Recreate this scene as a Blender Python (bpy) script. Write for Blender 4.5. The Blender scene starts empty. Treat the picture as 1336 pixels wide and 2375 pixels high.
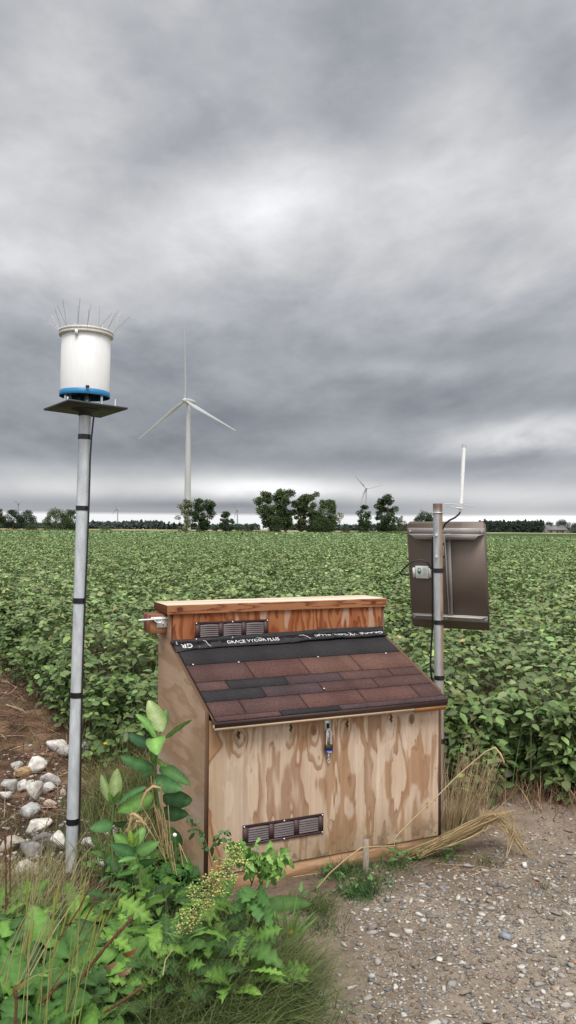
import bpy, bmesh, math, random
import numpy as np
from mathutils import Vector, Matrix
rng = np.random.default_rng(7); random.seed(7)
S = bpy.context.scene; COL = S.collection
PI = math.pi
# ---------------------------------------------------------------- camera model
PITCH, ROLL, F, H = math.radians(1.225), math.radians(0.4), 1897.5, 1.597
def ray(px, py):
    X = (px-668)/F; Y = (1187.5-py)/F
    cr, sr = math.cos(ROLL), math.sin(ROLL); u = cr*X-sr*Y; v = sr*X+cr*Y
    c, s = math.cos(PITCH), math.sin(PITCH)
    return np.array([u, c-s*v, s+c*v])
def at(px, py, Y):
    d = ray(px, py); return np.array([0, 0, H])+d*(Y/d[1])
def sstep(a, b, x):
    t = np.clip((x-a)/(b-a), 0, 1); return t*t*(3-2*t)
# ---------------------------------------------------------------- numpy noise
_perm = np.random.default_rng(3).random((256, 256))
def vnoise(x, y):
    x = np.asarray(x, float); y = np.asarray(y, float)
    xi = np.floor(x).astype(int); yi = np.floor(y).astype(int); fx = x-xi; fy = y-yi
    fx = fx*fx*(3-2*fx); fy = fy*fy*(3-2*fy)
    g = lambda a, b: _perm[a % 256, b % 256]
    return (g(xi, yi)*(1-fx)+g(xi+1, yi)*fx)*(1-fy)+(g(xi, yi+1)*(1-fx)+g(xi+1, yi+1)*fx)*fy
def fbm(x, y, o=4):
    s = 0; a = .5; t = 0
    for i in range(o):
        s = s+a*vnoise(x*2**i+17.3*i, y*2**i+9.1*i); t += a; a *= .5
    return s/t
def gz(x, y):
    x = np.asarray(x, float); y = np.asarray(y, float)
    m = sstep(-.8, -1.6, x)*sstep(3.3, 4.5, y)*(1-sstep(5.9, 7.6, y))
    z = -.25*m
    z = z+.05*sstep(1.0, 1.7, x)*sstep(3.9, 4.6, y)*(1-sstep(5.5, 8, y))
    near = 1-sstep(9, 14, y)
    z = z+near*((fbm(x*1.7+5, y*1.7)-.5)*.035+(fbm(x*11, y*11+3, 3)-.5)*.012)
    shed = sstep(.25, .0, np.abs(x-.25))*0
    return z+shed
def gp(px, py):
    d = ray(px, py); z = 0.
    for _ in range(25):
        t = (z-H)/d[2]; p = np.array([0, 0, H])+d*t; z = .5*z+.5*float(gz(p[0], p[1]))
    p[2] = float(gz(p[0], p[1])); return p
# ---------------------------------------------------------------- materials
MATS = {}
def mat(name, col=(.5, .5, .5), rough=.6, metal=0., var=.15, scale=12., bump=0., attr=False, trans=0., spec=.5, stretch=(1, 1, 1), col2=None, thr=None):
    if name in MATS: return MATS[name]
    m = bpy.data.materials.new(name); m.use_nodes = True; N = m.node_tree.nodes; L = m.node_tree.links
    b = N['Principled BSDF']; out = N['Material Output']
    b.inputs['Roughness'].default_value = rough; b.inputs['Metallic'].default_value = metal
    b.inputs['Specular IOR Level'].default_value = spec
    tc = N.new('ShaderNodeTexCoord'); mp = N.new('ShaderNodeMapping'); mp.inputs['Scale'].default_value = stretch
    L.new(tc.outputs['Object'], mp.inputs['Vector'])
    nz = N.new('ShaderNodeTexNoise'); nz.inputs['Scale'].default_value = scale; nz.inputs['Detail'].default_value = 5; nz.inputs['Roughness'].default_value = .65
    L.new(mp.outputs[0], nz.inputs['Vector'])
    if attr:
        a = N.new('ShaderNodeAttribute'); a.attribute_name = 'Col'; base = a.outputs['Color']
    else:
        a = N.new('ShaderNodeRGB'); a.outputs[0].default_value = (*col, 1); base = a.outputs[0]
        if col2:
            n2 = N.new('ShaderNodeTexNoise'); n2.inputs['Scale'].default_value = scale*.35; n2.inputs['Detail'].default_value = 6
            L.new(mp.outputs[0], n2.inputs['Vector'])
            r = N.new('ShaderNodeMapRange'); t = thr or (.45, .6); r.inputs[1].default_value = t[0]; r.inputs[2].default_value = t[1]
            L.new(n2.outputs[0], r.inputs[0])
            mx = N.new('ShaderNodeMix'); mx.data_type = 'RGBA'; mx.inputs[7].default_value = (*col2, 1)
            L.new(r.outputs[0], mx.inputs[0]); L.new(base, mx.inputs[6]); base = mx.outputs[2]
    mr = N.new('ShaderNodeMapRange'); mr.inputs[1].default_value = .25; mr.inputs[2].default_value = .75
    mr.inputs[3].default_value = 1-var; mr.inputs[4].default_value = 1+var; L.new(nz.outputs[0], mr.inputs[0])
    vm = N.new('ShaderNodeVectorMath'); vm.operation = 'SCALE'; L.new(base, vm.inputs[0]); L.new(mr.outputs[0], vm.inputs['Scale'])
    L.new(vm.outputs[0], b.inputs['Base Color'])
    if bump:
        bp = N.new('ShaderNodeBump'); bp.inputs['Strength'].default_value = min(1, bump); bp.inputs['Distance'].default_value = .004*max(1, bump)
        L.new(nz.outputs[0], bp.inputs['Height']); L.new(bp.outputs[0], b.inputs['Normal'])
    if trans:
        t = N.new('ShaderNodeBsdfTranslucent'); L.new(vm.outputs[0], t.inputs['Color']); mx = N.new('ShaderNodeMixShader'); mx.inputs[0].default_value = trans
        L.new(b.outputs[0], mx.inputs[1]); L.new(t.outputs[0], mx.inputs[2]); L.new(mx.outputs[0], out.inputs['Surface'])
    MATS[name] = m; return m
M_leaf = mat('leaf_tissue', attr=True, rough=.6, var=.26, scale=38, trans=.12, spec=.2)
M_soy = mat('soy_leaf_tissue', attr=True, rough=.5, var=.12, scale=25, trans=.14, spec=.32)
M_dry = mat('dry_stalk', attr=True, rough=.75, var=.15, scale=40, trans=.1, spec=.2)
M_tree = mat('tree_leaves', attr=True, rough=.6, var=.15, scale=1, trans=.15, spec=.25)
M_bark = mat('bark', (.10, .085, .07), .9, var=.3, scale=3, bump=.6)
M_wood_att = mat('weathered_plywood', attr=True, rough=.72, var=.07, scale=60, stretch=(3, 3, .5), bump=.12, spec=.25)
M_lumber = mat('raw_lumber', (.40, .24, .135), .75, var=.22, scale=22, stretch=(.5, 5, 5), bump=.15, col2=(.26, .15, .08), spec=.25)
M_galv = mat('galvanized_steel', (.50, .53, .56), .5, .12, var=.26, scale=16, stretch=(2, 2, .6), col2=(.60, .62, .64), bump=.03)
M_zinc = mat('bright_zinc', (.72, .73, .73), .3, .45, var=.12, scale=30)
M_alu = mat('dull_aluminium', (.36, .335, .32), .5, .2, var=.12, scale=9, stretch=(.4, 3, 3))
M_rust = mat('rust', (.20, .085, .045), .85, var=.35, scale=30)
M_tape = mat('black_tape', (.012, .012, .014), .35, var=.2, scale=40, bump=.2)
M_cable = mat('black_cable', (.015, .015, .016), .45)
M_white = mat('white_plastic', (.73, .73, .715), .42, var=.06, scale=9, stretch=(3, 3, .35))
M_blue = mat('blue_paint', (.02, .20, .42), .45, var=.08)
M_black = mat('dark_painted_plate', (.035, .04, .036), .5, var=.3, scale=8)
M_shingle = mat('asphalt_shingle', attr=True, rough=.92, var=.42, scale=95, bump=.5, spec=.2)
M_drip = mat('brown_drip_edge', (.055, .03, .028), .35, var=.1, spec=.5)
M_vent = mat('brown_vent_metal', (.075, .042, .042), .5, var=.1, spec=.35)
M_louver = mat('taupe_louvre', (.135, .105, .105), .55, var=.12, scale=30)
M_hole = mat('dark_gap', (.01, .008, .008), .9)
M_film = mat('black_membrane', (.010, .010, .012), .25, var=.3, scale=20, bump=.15, spec=.5)
M_print = mat('white_print', (.66, .66, .66), .5, var=.05)
M_turb = mat('turbine_white', (.40, .42, .43), .5, var=.03, scale=.05)
M_turb_far = mat('turbine_haze_grey', (.30, .32, .34), .6, var=.03, scale=.05)  # far turbines: fading in distant haze is put into the colour
M_stone = mat('limestone', attr=True, rough=.85, var=.22, scale=45, bump=.8, spec=.25)
# ---------------------------------------------------------------- mesh builder
class MB:
    def __init__(s): s.V = []; s.F = []; s.C = []; s.n = 0
    def add(s, V, Fs, C=(1, 1, 1)):
        V = np.asarray(V, float).reshape(-1, 3); C = np.asarray(C, float)
        if C.ndim == 1: C = np.tile(C, (len(V), 1))
        for f in (Fs if isinstance(Fs, list) and len(Fs) and isinstance(Fs[0], np.ndarray) else [np.asarray(g) for g in [Fs]] if isinstance(Fs, np.ndarray) else [np.array([q]) for q in Fs]):
            s.F.append(f.astype(np.int64)+s.n)
        s.V.append(V); s.C.append(C); s.n += len(V); return s
    def build(s, name, m, parent=None, smooth=False, col=True):
        V = np.concatenate(s.V); me = bpy.data.meshes.new(name)
        loops = np.concatenate([f.ravel() for f in s.F]); sizes = np.concatenate([np.full(len(f), f.shape[1]) for f in s.F])
        starts = np.concatenate([[0], np.cumsum(sizes)[:-1]])
        me.vertices.add(len(V)); me.vertices.foreach_set('co', V.astype(np.float32).ravel())
        me.loops.add(len(loops)); me.loops.foreach_set('vertex_index', loops.astype(np.int32))
        me.polygons.add(len(sizes)); me.polygons.foreach_set('loop_start', starts.astype(np.int32))
        try: me.polygons.foreach_set('loop_total', sizes.astype(np.int32))
        except Exception: pass
        if smooth: me.polygons.foreach_set('use_smooth', np.ones(len(sizes), bool))
        me.update(calc_edges=True)
        if col:
            a = me.color_attributes.new('Col', 'FLOAT_COLOR', 'POINT'); c = np.concatenate(s.C)
            a.data.foreach_set('color', np.concatenate([c, np.ones((len(c), 1))], 1).astype(np.float32).ravel())
        me.materials.append(m); o = bpy.data.objects.new(name, me); COL.objects.link(o)
        if parent: o.parent = parent
        return o
    def box(s, a, b, C=(1, 1, 1)):
        a = np.minimum(a, b); b2 = np.maximum(a, b); x0, y0, z0 = a; x1, y1, z1 = b2
        V = [(x0, y0, z0), (x1, y0, z0), (x1, y1, z0), (x0, y1, z0), (x0, y0, z1), (x1, y0, z1), (x1, y1, z1), (x0, y1, z1)]
        return s.add(V, np.array([(0, 3, 2, 1), (4, 5, 6, 7), (0, 1, 5, 4), (1, 2, 6, 5), (2, 3, 7, 6), (3, 0, 4, 7)]), C)
    def prism(s, poly, d, C=(1, 1, 1)):      # poly: list of 3d pts, d: extrusion vector
        P = np.asarray(poly, float); n = len(P); V = np.concatenate([P, P+np.asarray(d, float)])
        fs = [np.array([list(range(n))[::-1]]), np.array([list(range(n, 2*n))]), np.array([(i, (i+1) % n, n+(i+1) % n, n+i) for i in range(n)])]
        return s.add(V, fs, C)
    def tube(s, pts, r, n=8, C=(1, 1, 1), cap=True):
        P = np.asarray(pts, float); k = len(P); R = np.full(k, r) if np.isscalar(r) else np.asarray(r, float)
        T = np.gradient(P, axis=0) if k > 2 else np.tile(P[-1]-P[0], (2, 1)); T /= np.linalg.norm(T, axis=1)[:, None]+1e-12
        ref = np.array([0, 0, 1.]) if abs(T[0][2]) < .9 else np.array([1., 0, 0])
        V = []; u = np.cross(ref, T[0]); u /= np.linalg.norm(u)
        for i in range(k):
            u = u-T[i]*(u@T[i]); u /= np.linalg.norm(u)+1e-12; w = np.cross(T[i], u)
            a = np.arange(n)*2*PI/n; V.append(P[i]+R[i]*(np.cos(a)[:, None]*u+np.sin(a)[:, None]*w))
        V = np.concatenate(V); j = np.arange(n)
        Fq = np.concatenate([np.stack([i*n+j, i*n+(j+1) % n, (i+1)*n+(j+1) % n, (i+1)*n+j], 1) for i in range(k-1)])
        fs = [Fq]
        C = np.repeat(np.asarray(C, float), n, axis=0) if np.ndim(C) == 2 else np.tile(np.asarray(C, float), (len(V), 1))
        if cap:
            m = len(V); fs += [np.array([m+j[::-1]]), np.array([m+n+j])]; C = np.concatenate([C, C[:n], C[-n:]]); V = np.concatenate([V, V[:n], V[-n:]])
        return s.add(V, fs, C)
    def lathe(s, prof, o=(0, 0, 0), n=48, C=(1, 1, 1)):  # prof: (r,z)
        a = np.arange(n)*2*PI/n; V = np.concatenate([np.stack([r*np.cos(a), r*np.sin(a), np.full(n, z)], 1) for r, z in prof])+np.asarray(o)
        j = np.arange(n); k = len(prof)
        return s.add(V, np.concatenate([np.stack([i*n+j, i*n+(j+1) % n, (i+1)*n+(j+1) % n, (i+1)*n+j], 1) for i in range(k-1)]), C)
    def xf(s, M):
        for i, V in enumerate(s.V): s.V[i] = V@np.array(M.to_3x3()).T+np.array(M.translation)
        return s
    def scatter(s, tv, tf, pos, R, sc, col):
        """N copies of template (tv verts, tf faces) ; R (N,3,3) columns = axes; sc (N,) or (N,3); col (N,3)"""
        N = len(pos); k = len(tv); sc = np.asarray(sc, float); sc = sc[:, None] if sc.ndim == 1 else sc
        L = tv[None]*sc[:, None, :]; V = np.einsum('nij,nkj->nki', R, L)+pos[:, None, :]
        fs = [(f[None]+(np.arange(N)*k)[:, None, None]).reshape(-1, f.shape[1]) for f in tf]
        C = np.repeat(col, k, axis=0) if col.ndim == 2 else col.reshape(-1, 3)
        return s.add(V.reshape(-1, 3), fs, C)
def nrm(v): return v/(np.linalg.norm(v, axis=-1, keepdims=True)+1e-12)
def frames(d, up):
    y = nrm(d); x = nrm(np.cross(y, up)); z = np.cross(x, y); return np.stack([x, y, z], -1)
def tag(o, label=None, cat=None, group=None, kind=None):
    if label: o['label'] = label
    if cat: o['category'] = cat
    if group: o['group'] = group
    if kind: o['kind'] = kind
    return o
def empty(name, loc=(0, 0, 0), rz=0.):
    o = bpy.data.objects.new(name, None); COL.objects.link(o); o.location = loc; o.rotation_euler = (0, 0, rz); o.empty_display_size = .1; return o
def text_mesh(body, size, depth=.0006, align='LEFT', xs=1.):
    cu = bpy.data.curves.new('t', 'FONT'); cu.body = body; cu.size = size; cu.extrude = depth; cu.align_x = align; cu.offset = size*.006
    o = bpy.data.objects.new('t', cu); COL.objects.link(o); bpy.context.view_layer.update()
    me = bpy.data.meshes.new_from_object(o.evaluated_get(bpy.context.evaluated_depsgraph_get()))
    V = np.array([v.co[:] for v in me.vertices]); V[:, 0] *= xs; Fs = [np.array([list(p.vertices)]) for p in me.polygons]
    bpy.data.objects.remove(o); bpy.data.curves.remove(cu); bpy.data.meshes.remove(me); return V, Fs
def blades(mb, base, L, az, lean, curve, w, col, seg=4, tipcol=None):
    """ribbons: base (N,3), length, azimuth, initial lean from vertical, added bend, width"""
    N = len(base); t = np.linspace(0, 1, seg+1); P = np.zeros((N, seg+1, 3)); P[:, 0] = base
    h = np.stack([np.cos(az), np.sin(az), np.zeros(N)], 1)
    for i in range(seg):
        a = lean+curve*(t[i]+.5/seg); P[:, i+1] = P[:, i]+(L/seg)[:, None]*(np.sin(a)[:, None]*h+np.cos(a)[:, None]*np.array([0, 0, 1.]))
    tw = rng.uniform(0, 2*PI, N); side = np.stack([np.cos(tw), np.sin(tw), rng.normal(0, .2, N)], 1)
    ww = (w[:, None]*np.clip(1.15-t**1.6, .06, 1)[None])[..., None]*side[:, None, :]*.5
    V = np.stack([P-ww, P+ww], 2).reshape(-1, 3); k = 2*(seg+1)
    f = np.array([(2*i, 2*i+1, 2*i+3, 2*i+2) for i in range(seg)])
    Fs = (f[None]+(np.arange(N)*k)[:, None, None]).reshape(-1, 4)
    C = np.repeat(col, k, axis=0)
    if tipcol is not None:
        tt = np.tile(np.repeat(t, 2), N)[:, None]; C = C*(1-tt)+np.repeat(tipcol, k, axis=0)*tt
    mb.add(V, [Fs], C)
def jit(c, n, a=.15, hue=.08):
    c = np.asarray(c, float); g = np.exp(rng.normal(0, a, (n, 1))); return np.clip(c[None]*g*np.exp(rng.normal(0, hue, (n, 3))), .003, .9)
def leaf(mb, b, t, width, phi=0., bend=.15, prof='oval', col=(.07, .16, .04), mid=None, n=9, fold=.15, wav=.0, up=None):
    """one leaf as a 3-column strip from b to t; phi turns it about its axis, bend bows it along its normal"""
    b = np.asarray(b, float); t = np.asarray(t, float); d = t-b; L = np.linalg.norm(d); d = d/L
    n0 = np.array([0, -1, .25]) if up is None else np.asarray(up, float)
    n0 = n0-d*(n0@d); n0 /= np.linalg.norm(n0)+1e-9; sd = np.cross(d, n0)
    c, s_ = math.cos(phi), math.sin(phi); nn = n0*c+sd*s_; sd = np.cross(d, nn)
    u = np.linspace(0, 1, n+1)
    if prof == 'oval': w = np.sin(PI*np.clip(u, 0, 1)**.8)**.62
    elif prof == 'lance': w = np.sin(PI*u**.6)**.9
    elif prof == 'heart': w = np.sin(PI*u**.45)**.7
    elif prof == 'lobed':
        w = np.sin(PI*u**1.25)**.7*np.where(np.arange(n+1) % 2 == 0, .38, 1.0)
        w[0] = .06
    elif prof == 'tooth': w = np.sin(PI*u**.7)**.6*(.8+.2*((np.arange(n+1) % 2)*2-1))
    w = np.maximum(w, .015)*width/2
    cen = b+d*(u*L)[:, None]+nn*(bend*L*4*u*(1-u)*.5)[:, None]
    wv = (np.sin(u*19+b[0]*50)*wav*width)[:, None]*nn
    shift = (d*width*.18)[None]*(1 if prof == 'lobed' else 0)
    Lf = cen-sd*w[:, None]+nn*(fold*w)[:, None]+wv-shift; Rt = cen+sd*w[:, None]+nn*(fold*w)[:, None]-wv-shift
    V = np.stack([Lf, cen, Rt], 1).reshape(-1, 3)
    f = [(3*i, 3*i+1, 3*i+4, 3*i+3) for i in range(n)]+[(3*i+1, 3*i+2, 3*i+5, 3*i+4) for i in range(n)]
    col = np.asarray(col, float); C = np.tile(col, (len(V), 1)); m_ = np.asarray(mid if mid is not None else col*1.25); C[1::3] = m_; vv = 1+.13*((np.arange(n+1) % 2)*2-1); C[0::3] *= vv[:, None]; C[2::3] *= vv[:, None]
    mb.add(V, [np.array(f)], C)
exec_parts = True

# ================================================================ THE SHED
TH = .4311; SX, SY = -.3449, 3.6144
shed = empty('equipment_shed', (SX, SY, 0), TH)
tag(shed, 'weathered plywood equipment shed with sloping shingle roof beside the gravel', 'shed')
Ssh = np.array([[math.cos(TH), -math.sin(TH), 0], [math.sin(TH), math.cos(TH), 0], [0, 0, 1.]])
def sw(p): return Ssh@np.asarray(p, float)+np.array([SX, SY, 0])
def part(mb, name, m, parent=shed, **k): return mb.build(name, m, parent, **k)
def grain(x, z, knots, fx=7., fz=1.5, k=4.2, seed=0.):
    wob = (fbm(x*3+seed, z*3, 3)-.5)*.06
    Fv = fbm((x+wob)*fx+seed*3, z*fz+seed, 4)*1.25
    core = np.zeros_like(x)
    for (kx, kz, r, a) in knots:
        dz = z-kz; rz = np.where(dz < 0, r*3.0, r*1.3)
        q = ((x-kx)/(r*(1+np.where(dz < 0, -dz*1.2, 0))))**2+(dz/rz)**2
        Fv = Fv+a*.62*np.exp(-q*.42); core = np.maximum(core, np.exp(-q*9))
    v = np.mod(Fv*k, 1.)
    m = np.where(v < .5, 1-sstep(.22, .5, v), 0.)*(.75+.25*sstep(.1, 0, v))+sstep(.955, 1., v)
    return m, core
def panel_grid(x0, x1, z0, z1, nx, nz, y, thick, colfn, flip=False):
    """plywood sheet: dense colour grid on the front face, plain back and edges"""
    mb = MB(); xs = np.linspace(x0, x1, nx); zs = np.linspace(z0, z1, nz); X, Z = np.meshgrid(xs, zs); C = colfn(X, Z).reshape(-1, 3)
    V = np.stack([X.ravel(), np.full(X.size, y), Z.ravel()], 1); i, j = np.meshgrid(np.arange(nx-1), np.arange(nz-1)); a = (j*nx+i).ravel()
    mb.add(V, [np.stack([a, a+1, a+nx+1, a+nx], 1)], C)
    e = [(x0, y, z0), (x1, y, z0), (x1, y, z1), (x0, y, z1)]; E2 = [(p[0], y+thick, p[2]) for p in e]
    mb.add(np.array(e+E2), [np.array([(0, 4, 5, 1), (1, 5, 6, 2), (2, 6, 7, 3), (3, 7, 4, 0), (4, 7, 6, 5)])], (.16, .09, .055))
    return mb
def mixc(a, b, m): return np.asarray(a)*(1-m[..., None])+np.asarray(b)*m[..., None]
KF = [(.1435, .672, .020, 1.1), (.176, .664, .016, .55), (.4026, .678, .020, 1.0), (.5201, .662, .022, .95), (.6961, .672, .021, 1.15), (.9401, .676, .020, 1.0),
      (1.0594, .667, .023, 1.05), (1.117, .655, .010, .4), (.5481, .535, .013, .5), (.6068, .222, .010, .6), (1.1501, .235, .012, .5), (.71, .42, .016, .5), (1.08, .56, .014, .5)]
def c_front(X, Z):
    m, core = grain(X, Z, KF, 10.5, 1.7, 2.9, .3)
    c = mixc((.55, .41, .295), (.29, .16, .09), m)
    big = fbm(X*3+4, Z*1.2+8, 3); big = fbm(X*9+4, Z*2.3+8, 4); c = mixc(c, (.32, .17, .085), sstep(.50, .545, big)*.72)
    c = mixc(c, (.60, .47, .36), sstep(.55, .585, fbm(X*8+40, Z*2.6, 4))*.7)
    st = fbm(X*160, Z*3, 2); c = c*(.88+.24*st)[..., None]*(.93+.14*fbm(X*60, Z*5+9, 2))[..., None]
    dr = sstep(.58, .75, fbm(X*22+3, Z*1.0+2, 3))*sstep(.2, .6, Z); c = mixc(c, (.25, .12, .06), dr*.35)
    c = mixc(c, (.26, .18, .10), sstep(.30, .08, Z+.12*(fbm(X*9, Z*0+3, 3)-.5))*.5); c = mixc(c, (.13, .095, .065), sstep(.52, .68, fbm(X*40, Z*40, 3))*sstep(.20, .08, Z)*.6)
    # orange stain bleeding from the left edge
    ed = .028+.13*(fbm(Z*6+2, Z*0, 3)-.42); c = mixc(c, (.34, .15, .06), sstep(ed+.012, ed-.012, X)*.85); c = mixc(c, (.40, .26, .15), sstep(.10, .05, X)*.5)
    c = mixc(c, (.22, .06, .02), sstep(ed+.004, ed-.0, X)*(X > ed-.008)*.6)
    hole = np.zeros_like(X)
    for kx, kz in ((.1435, .678), (.4026, .685), (.6961, .676), (.9401, .68)):
        q = ((X-kx+.003*np.sin(Z*300))/.0075)**2+((Z-kz)/.019)**2; hole = np.maximum(hole, sstep(1.4, .7, q))
    q2 = ((X-.52)/.017)**2+((Z-.664)/.026)**2; c = mixc(c, (.20, .115, .07), sstep(1.15, .85, q2)*.85)
    q2 = ((X-1.0594)/.017)**2+((Z-.667)/.026)**2; c = mixc(c, (.19, .11, .065), sstep(1.15, .85, q2)*.85)
    c = mixc(c, (.03, .012, .006), hole); c = mixc(c, (.13, .06, .03), np.clip(core*1.1, 0, 1)*.6)
    return c
def c_riser(X, Z):
    m, core = grain(X, Z, [(.55, 1.16, .03, .6), (.95, 1.165, .03, .6), (.30, 1.17, .03, .5)], 10, 2.2, 4.5, 2.1)
    c = mixc((.35, .145, .06), (.17, .035, .012), m)
    c = mixc(c, (.22, .05, .012), sstep(.45, .65, fbm(X*6+9, Z*2, 3))*.6)
    c = mixc(c, (.46, .31, .22), sstep(.66, .72, fbm(X*14+2, Z*2.5, 3))*.75)
    return c*(.9+.2*fbm(X*160, Z*4, 2))[..., None]
def c_side(Y, Z):
    wz = Z+.05*(fbm(Y*3, Z*2+4, 3)-.5)+.03*np.sin(Y*5)
    m, core = grain(wz, Y, [(.35, .3, .02, .5), (.22, .1, .02, .4)], 7.5, 2.0, 3.2, 6.2)
    c = mixc((.56, .39, .27), (.37, .225, .13), m*.75)
    c = mixc(c, (.36, .21, .12), sstep(.4, .65, fbm(Y*3+1, Z*2.2+3, 3))*.5)
    c = mixc(c, (.47, .37, .30), sstep(.56, .72, fbm(Y*4+3, Z*9+1, 4))*.55*sstep(.75, .45, Z))
    c = mixc(c, (.50, .42, .36), sstep(.55, .62, fbm(Y*2.5+6, Z*22+1, 3))*.6*sstep(.5, .4, Z)*sstep(.25, .35, Z))
    return c*(.92+.16*fbm(Y*3, Z*160, 2))[..., None]
part(panel_grid(.006, 1.218, .074, .752, 420, 240, 0., .018, c_front), 'front_panel', M_wood_att, col=True)
part(panel_grid(-.012, 1.228, 1.0, 1.1665, 330, 56, .5565, .016, c_riser), 'riser_panel', M_wood_att)
# side panels : outline in (d,z)
def side(x0, x1, outer):
    prof = [(.003, 0), (.003, .795), (.5565, 1.0185), (.5565, 1.166), (.7577, 1.166), (.7577, 0)]
    mb = MB(); nd, nzz = 150, 230; D = np.linspace(.003, .7577, nd); top = lambda d: np.where(d < .5565, .795+(d-.003)*(.2235/.5535), 1.166)
    T = np.linspace(0, 1, nzz); Dg, Tg = np.meshgrid(D, T); Zg = Tg*top(Dg); C = c_side(Dg, Zg).reshape(-1, 3)
    V = np.stack([np.full(Dg.size, outer), Dg.ravel(), Zg.ravel()], 1); i, j = np.meshgrid(np.arange(nd-1), np.arange(nzz-1)); a = (j*nd+i).ravel()
    mb.add(V, [np.stack([a, a+1, a+nd+1, a+nd], 1)], C)
    inn = x1 if outer == x0 else x0
    P = [(outer, *q) for q in prof]; Q = [(inn, *q) for q in prof]; n = len(prof)
    mb.add(np.array(P+Q), [np.array([(k, (k+1) % n, n+(k+1) % n, n+k) for k in range(n)]), np.array([list(range(n, 2*n))])], (.13, .075, .045))
    return mb
part(side(-.0135, .0045, -.0135), 'side_panel', M_wood_att)
part(side(1.2195, 1.2375, 1.2375), 'side_panel', M_wood_att)
mb = MB(); mb.box((.006, .740, .0), (1.218, .7565, 1.165), (.3, .19, .12)); part(mb, 'back_panel', M_wood_att)
mb = MB(); mb.box((-.012, .006, -.05), (1.224, .044, .0725)); part(mb, 'base_board', M_lumber)
mb = MB(); mb.box((-.012, .72, -.05), (1.224, .739, .0725)); part(mb, 'base_board', M_lumber)
# cap board with coloured edge grain
def cap():
    mb = MB(); x0, x1, y0, y1, z0, z1 = -.031, 1.243, .542, .785, 1.168, 1.213; nx, nz = 420, 20
    X, Z = np.meshgrid(np.linspace(x0, x1, nx), np.linspace(z0, z1, nz))
    v = np.mod(fbm(X*1.6+3, Z*26+1, 4)*6, 1.); m = np.where(v < .5, 1-sstep(0, .5, v), 0)
    C = mixc((.33, .145, .065), (.16, .040, .016), m)
    for kx in (.035, 1.16):
        q = ((X-kx)/.018)**2+((Z-1.192)/.012)**2; C = mixc(C, (.05, .02, .012), sstep(1.2, .5, q)); C = mixc(C, (.15, .045, .02), np.exp(-q*.6)*.7)
    C = mixc(C, (.55, .40, .27), sstep(1.209, 1.2135, Z+.008*(fbm(X*14, Z*0, 3)-.5))*.7)
    i, j = np.meshgrid(np.arange(nx-1), np.arange(nz-1)); a = (j*nx+i).ravel()
    mb.add(np.stack([X.ravel(), np.full(X.size, y0), Z.ravel()], 1), [np.stack([a, a+1, a+nx+1, a+nx], 1)], C.reshape(-1, 3))
    ny = 40; X, Y = np.meshgrid(np.linspace(x0, x1, nx), np.linspace(y0, y1, ny)); g = fbm(X*2, Y*60, 3)
    C = mixc((.74, .63, .50), (.54, .41, .30), sstep(.4, .7, g)); i, j = np.meshgrid(np.arange(nx-1), np.arange(ny-1)); a = (j*nx+i).ravel()
    mb.add(np.stack([X.ravel(), Y.ravel(), np.full(X.size, z1)], 1), [np.stack([a, a+1, a+nx+1, a+nx], 1)], C.reshape(-1, 3))
    V = [(x0, y0, z0), (x1, y0, z0), (x1, y1, z0), (x0, y1, z0), (x0, y0, z1), (x1, y0, z1), (x1, y1, z1), (x0, y1, z1)]
    mb.add(np.array(V), [np.array([(0, 3, 2, 1), (1, 2, 6, 5), (2, 3, 7, 6), (3, 0, 4, 7)])], (.22, .085, .04))
    return mb
part(cap(), 'cap_board', M_wood_att)
# roof plane frame: x along w, s up slope, n normal
SL = math.atan2(1.0178-.7614, .5565+.0802)
def rp(x, s, n=0.):
    x, s, n = np.broadcast_arrays(np.asarray(x, float), s, n)
    return np.stack([x, -.0802+s*math.cos(SL)-n*math.sin(SL), .7614+s*math.sin(SL)+n*math.cos(SL)], -1)
RX0, RX1 = .0085, 1.2185
def roofbox(mb, x0, x1, s0, s1, n00, n01, n10, n11, C=(1, 1, 1)):
    """slab: bottom/top normal offsets at s0 (n00,n01) and s1 (n10,n11)"""
    V = np.array([rp(x0, s0, n00), rp(x1, s0, n00), rp(x1, s1, n10), rp(x0, s1, n10), rp(x0, s0, n01), rp(x1, s0, n01), rp(x1, s1, n11), rp(x0, s1, n11)])
    mb.add(V, np.array([(0, 3, 2, 1), (4, 5, 6, 7), (0, 1, 5, 4), (1, 2, 6, 5), (2, 3, 7, 6), (3, 0, 4, 7)]), C)
mb = MB(); roofbox(mb, RX0, RX1, .006, .683, -.020, -.0062, -.020, -.0062, (.30, .18, .10)); part(mb, 'roof_deck', M_wood_att)
mb = MB(); roofbox(mb, RX0-.001, 1.03, .000, .03, -.043, -.0305, -.043, -.0305); part(mb, 'fascia_board', mat('pale_lumber', (.58, .42, .29), .7, var=.2, scale=18, stretch=(.4, 6, 6), spec=.2))
mb = MB(); roofbox(mb, 1.033, RX1+.001, .001, .03, -.054, -.0305, -.054, -.0305); part(mb, 'fascia_board', mat('orange_lumber', (.36, .17, .07), .7, var=.25, scale=18, stretch=(.4, 6, 6), spec=.2))
mb = MB(); roofbox(mb, RX0-.003, RX1+.003, .0012, .0035, -.030, -.0005, -.030, -.0005); roofbox(mb, RX0-.003, RX1+.003, .0036, .03, -.0055, -.0035, -.0055, -.0035); part(mb, 'drip_edge', M_drip)
BK, MR, RM, RB = (.028, .026, .028), (.082, .045, .041), (.104, .052, .044), (.124, .066, .052)
DM = (.062, .041, .043)
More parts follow.
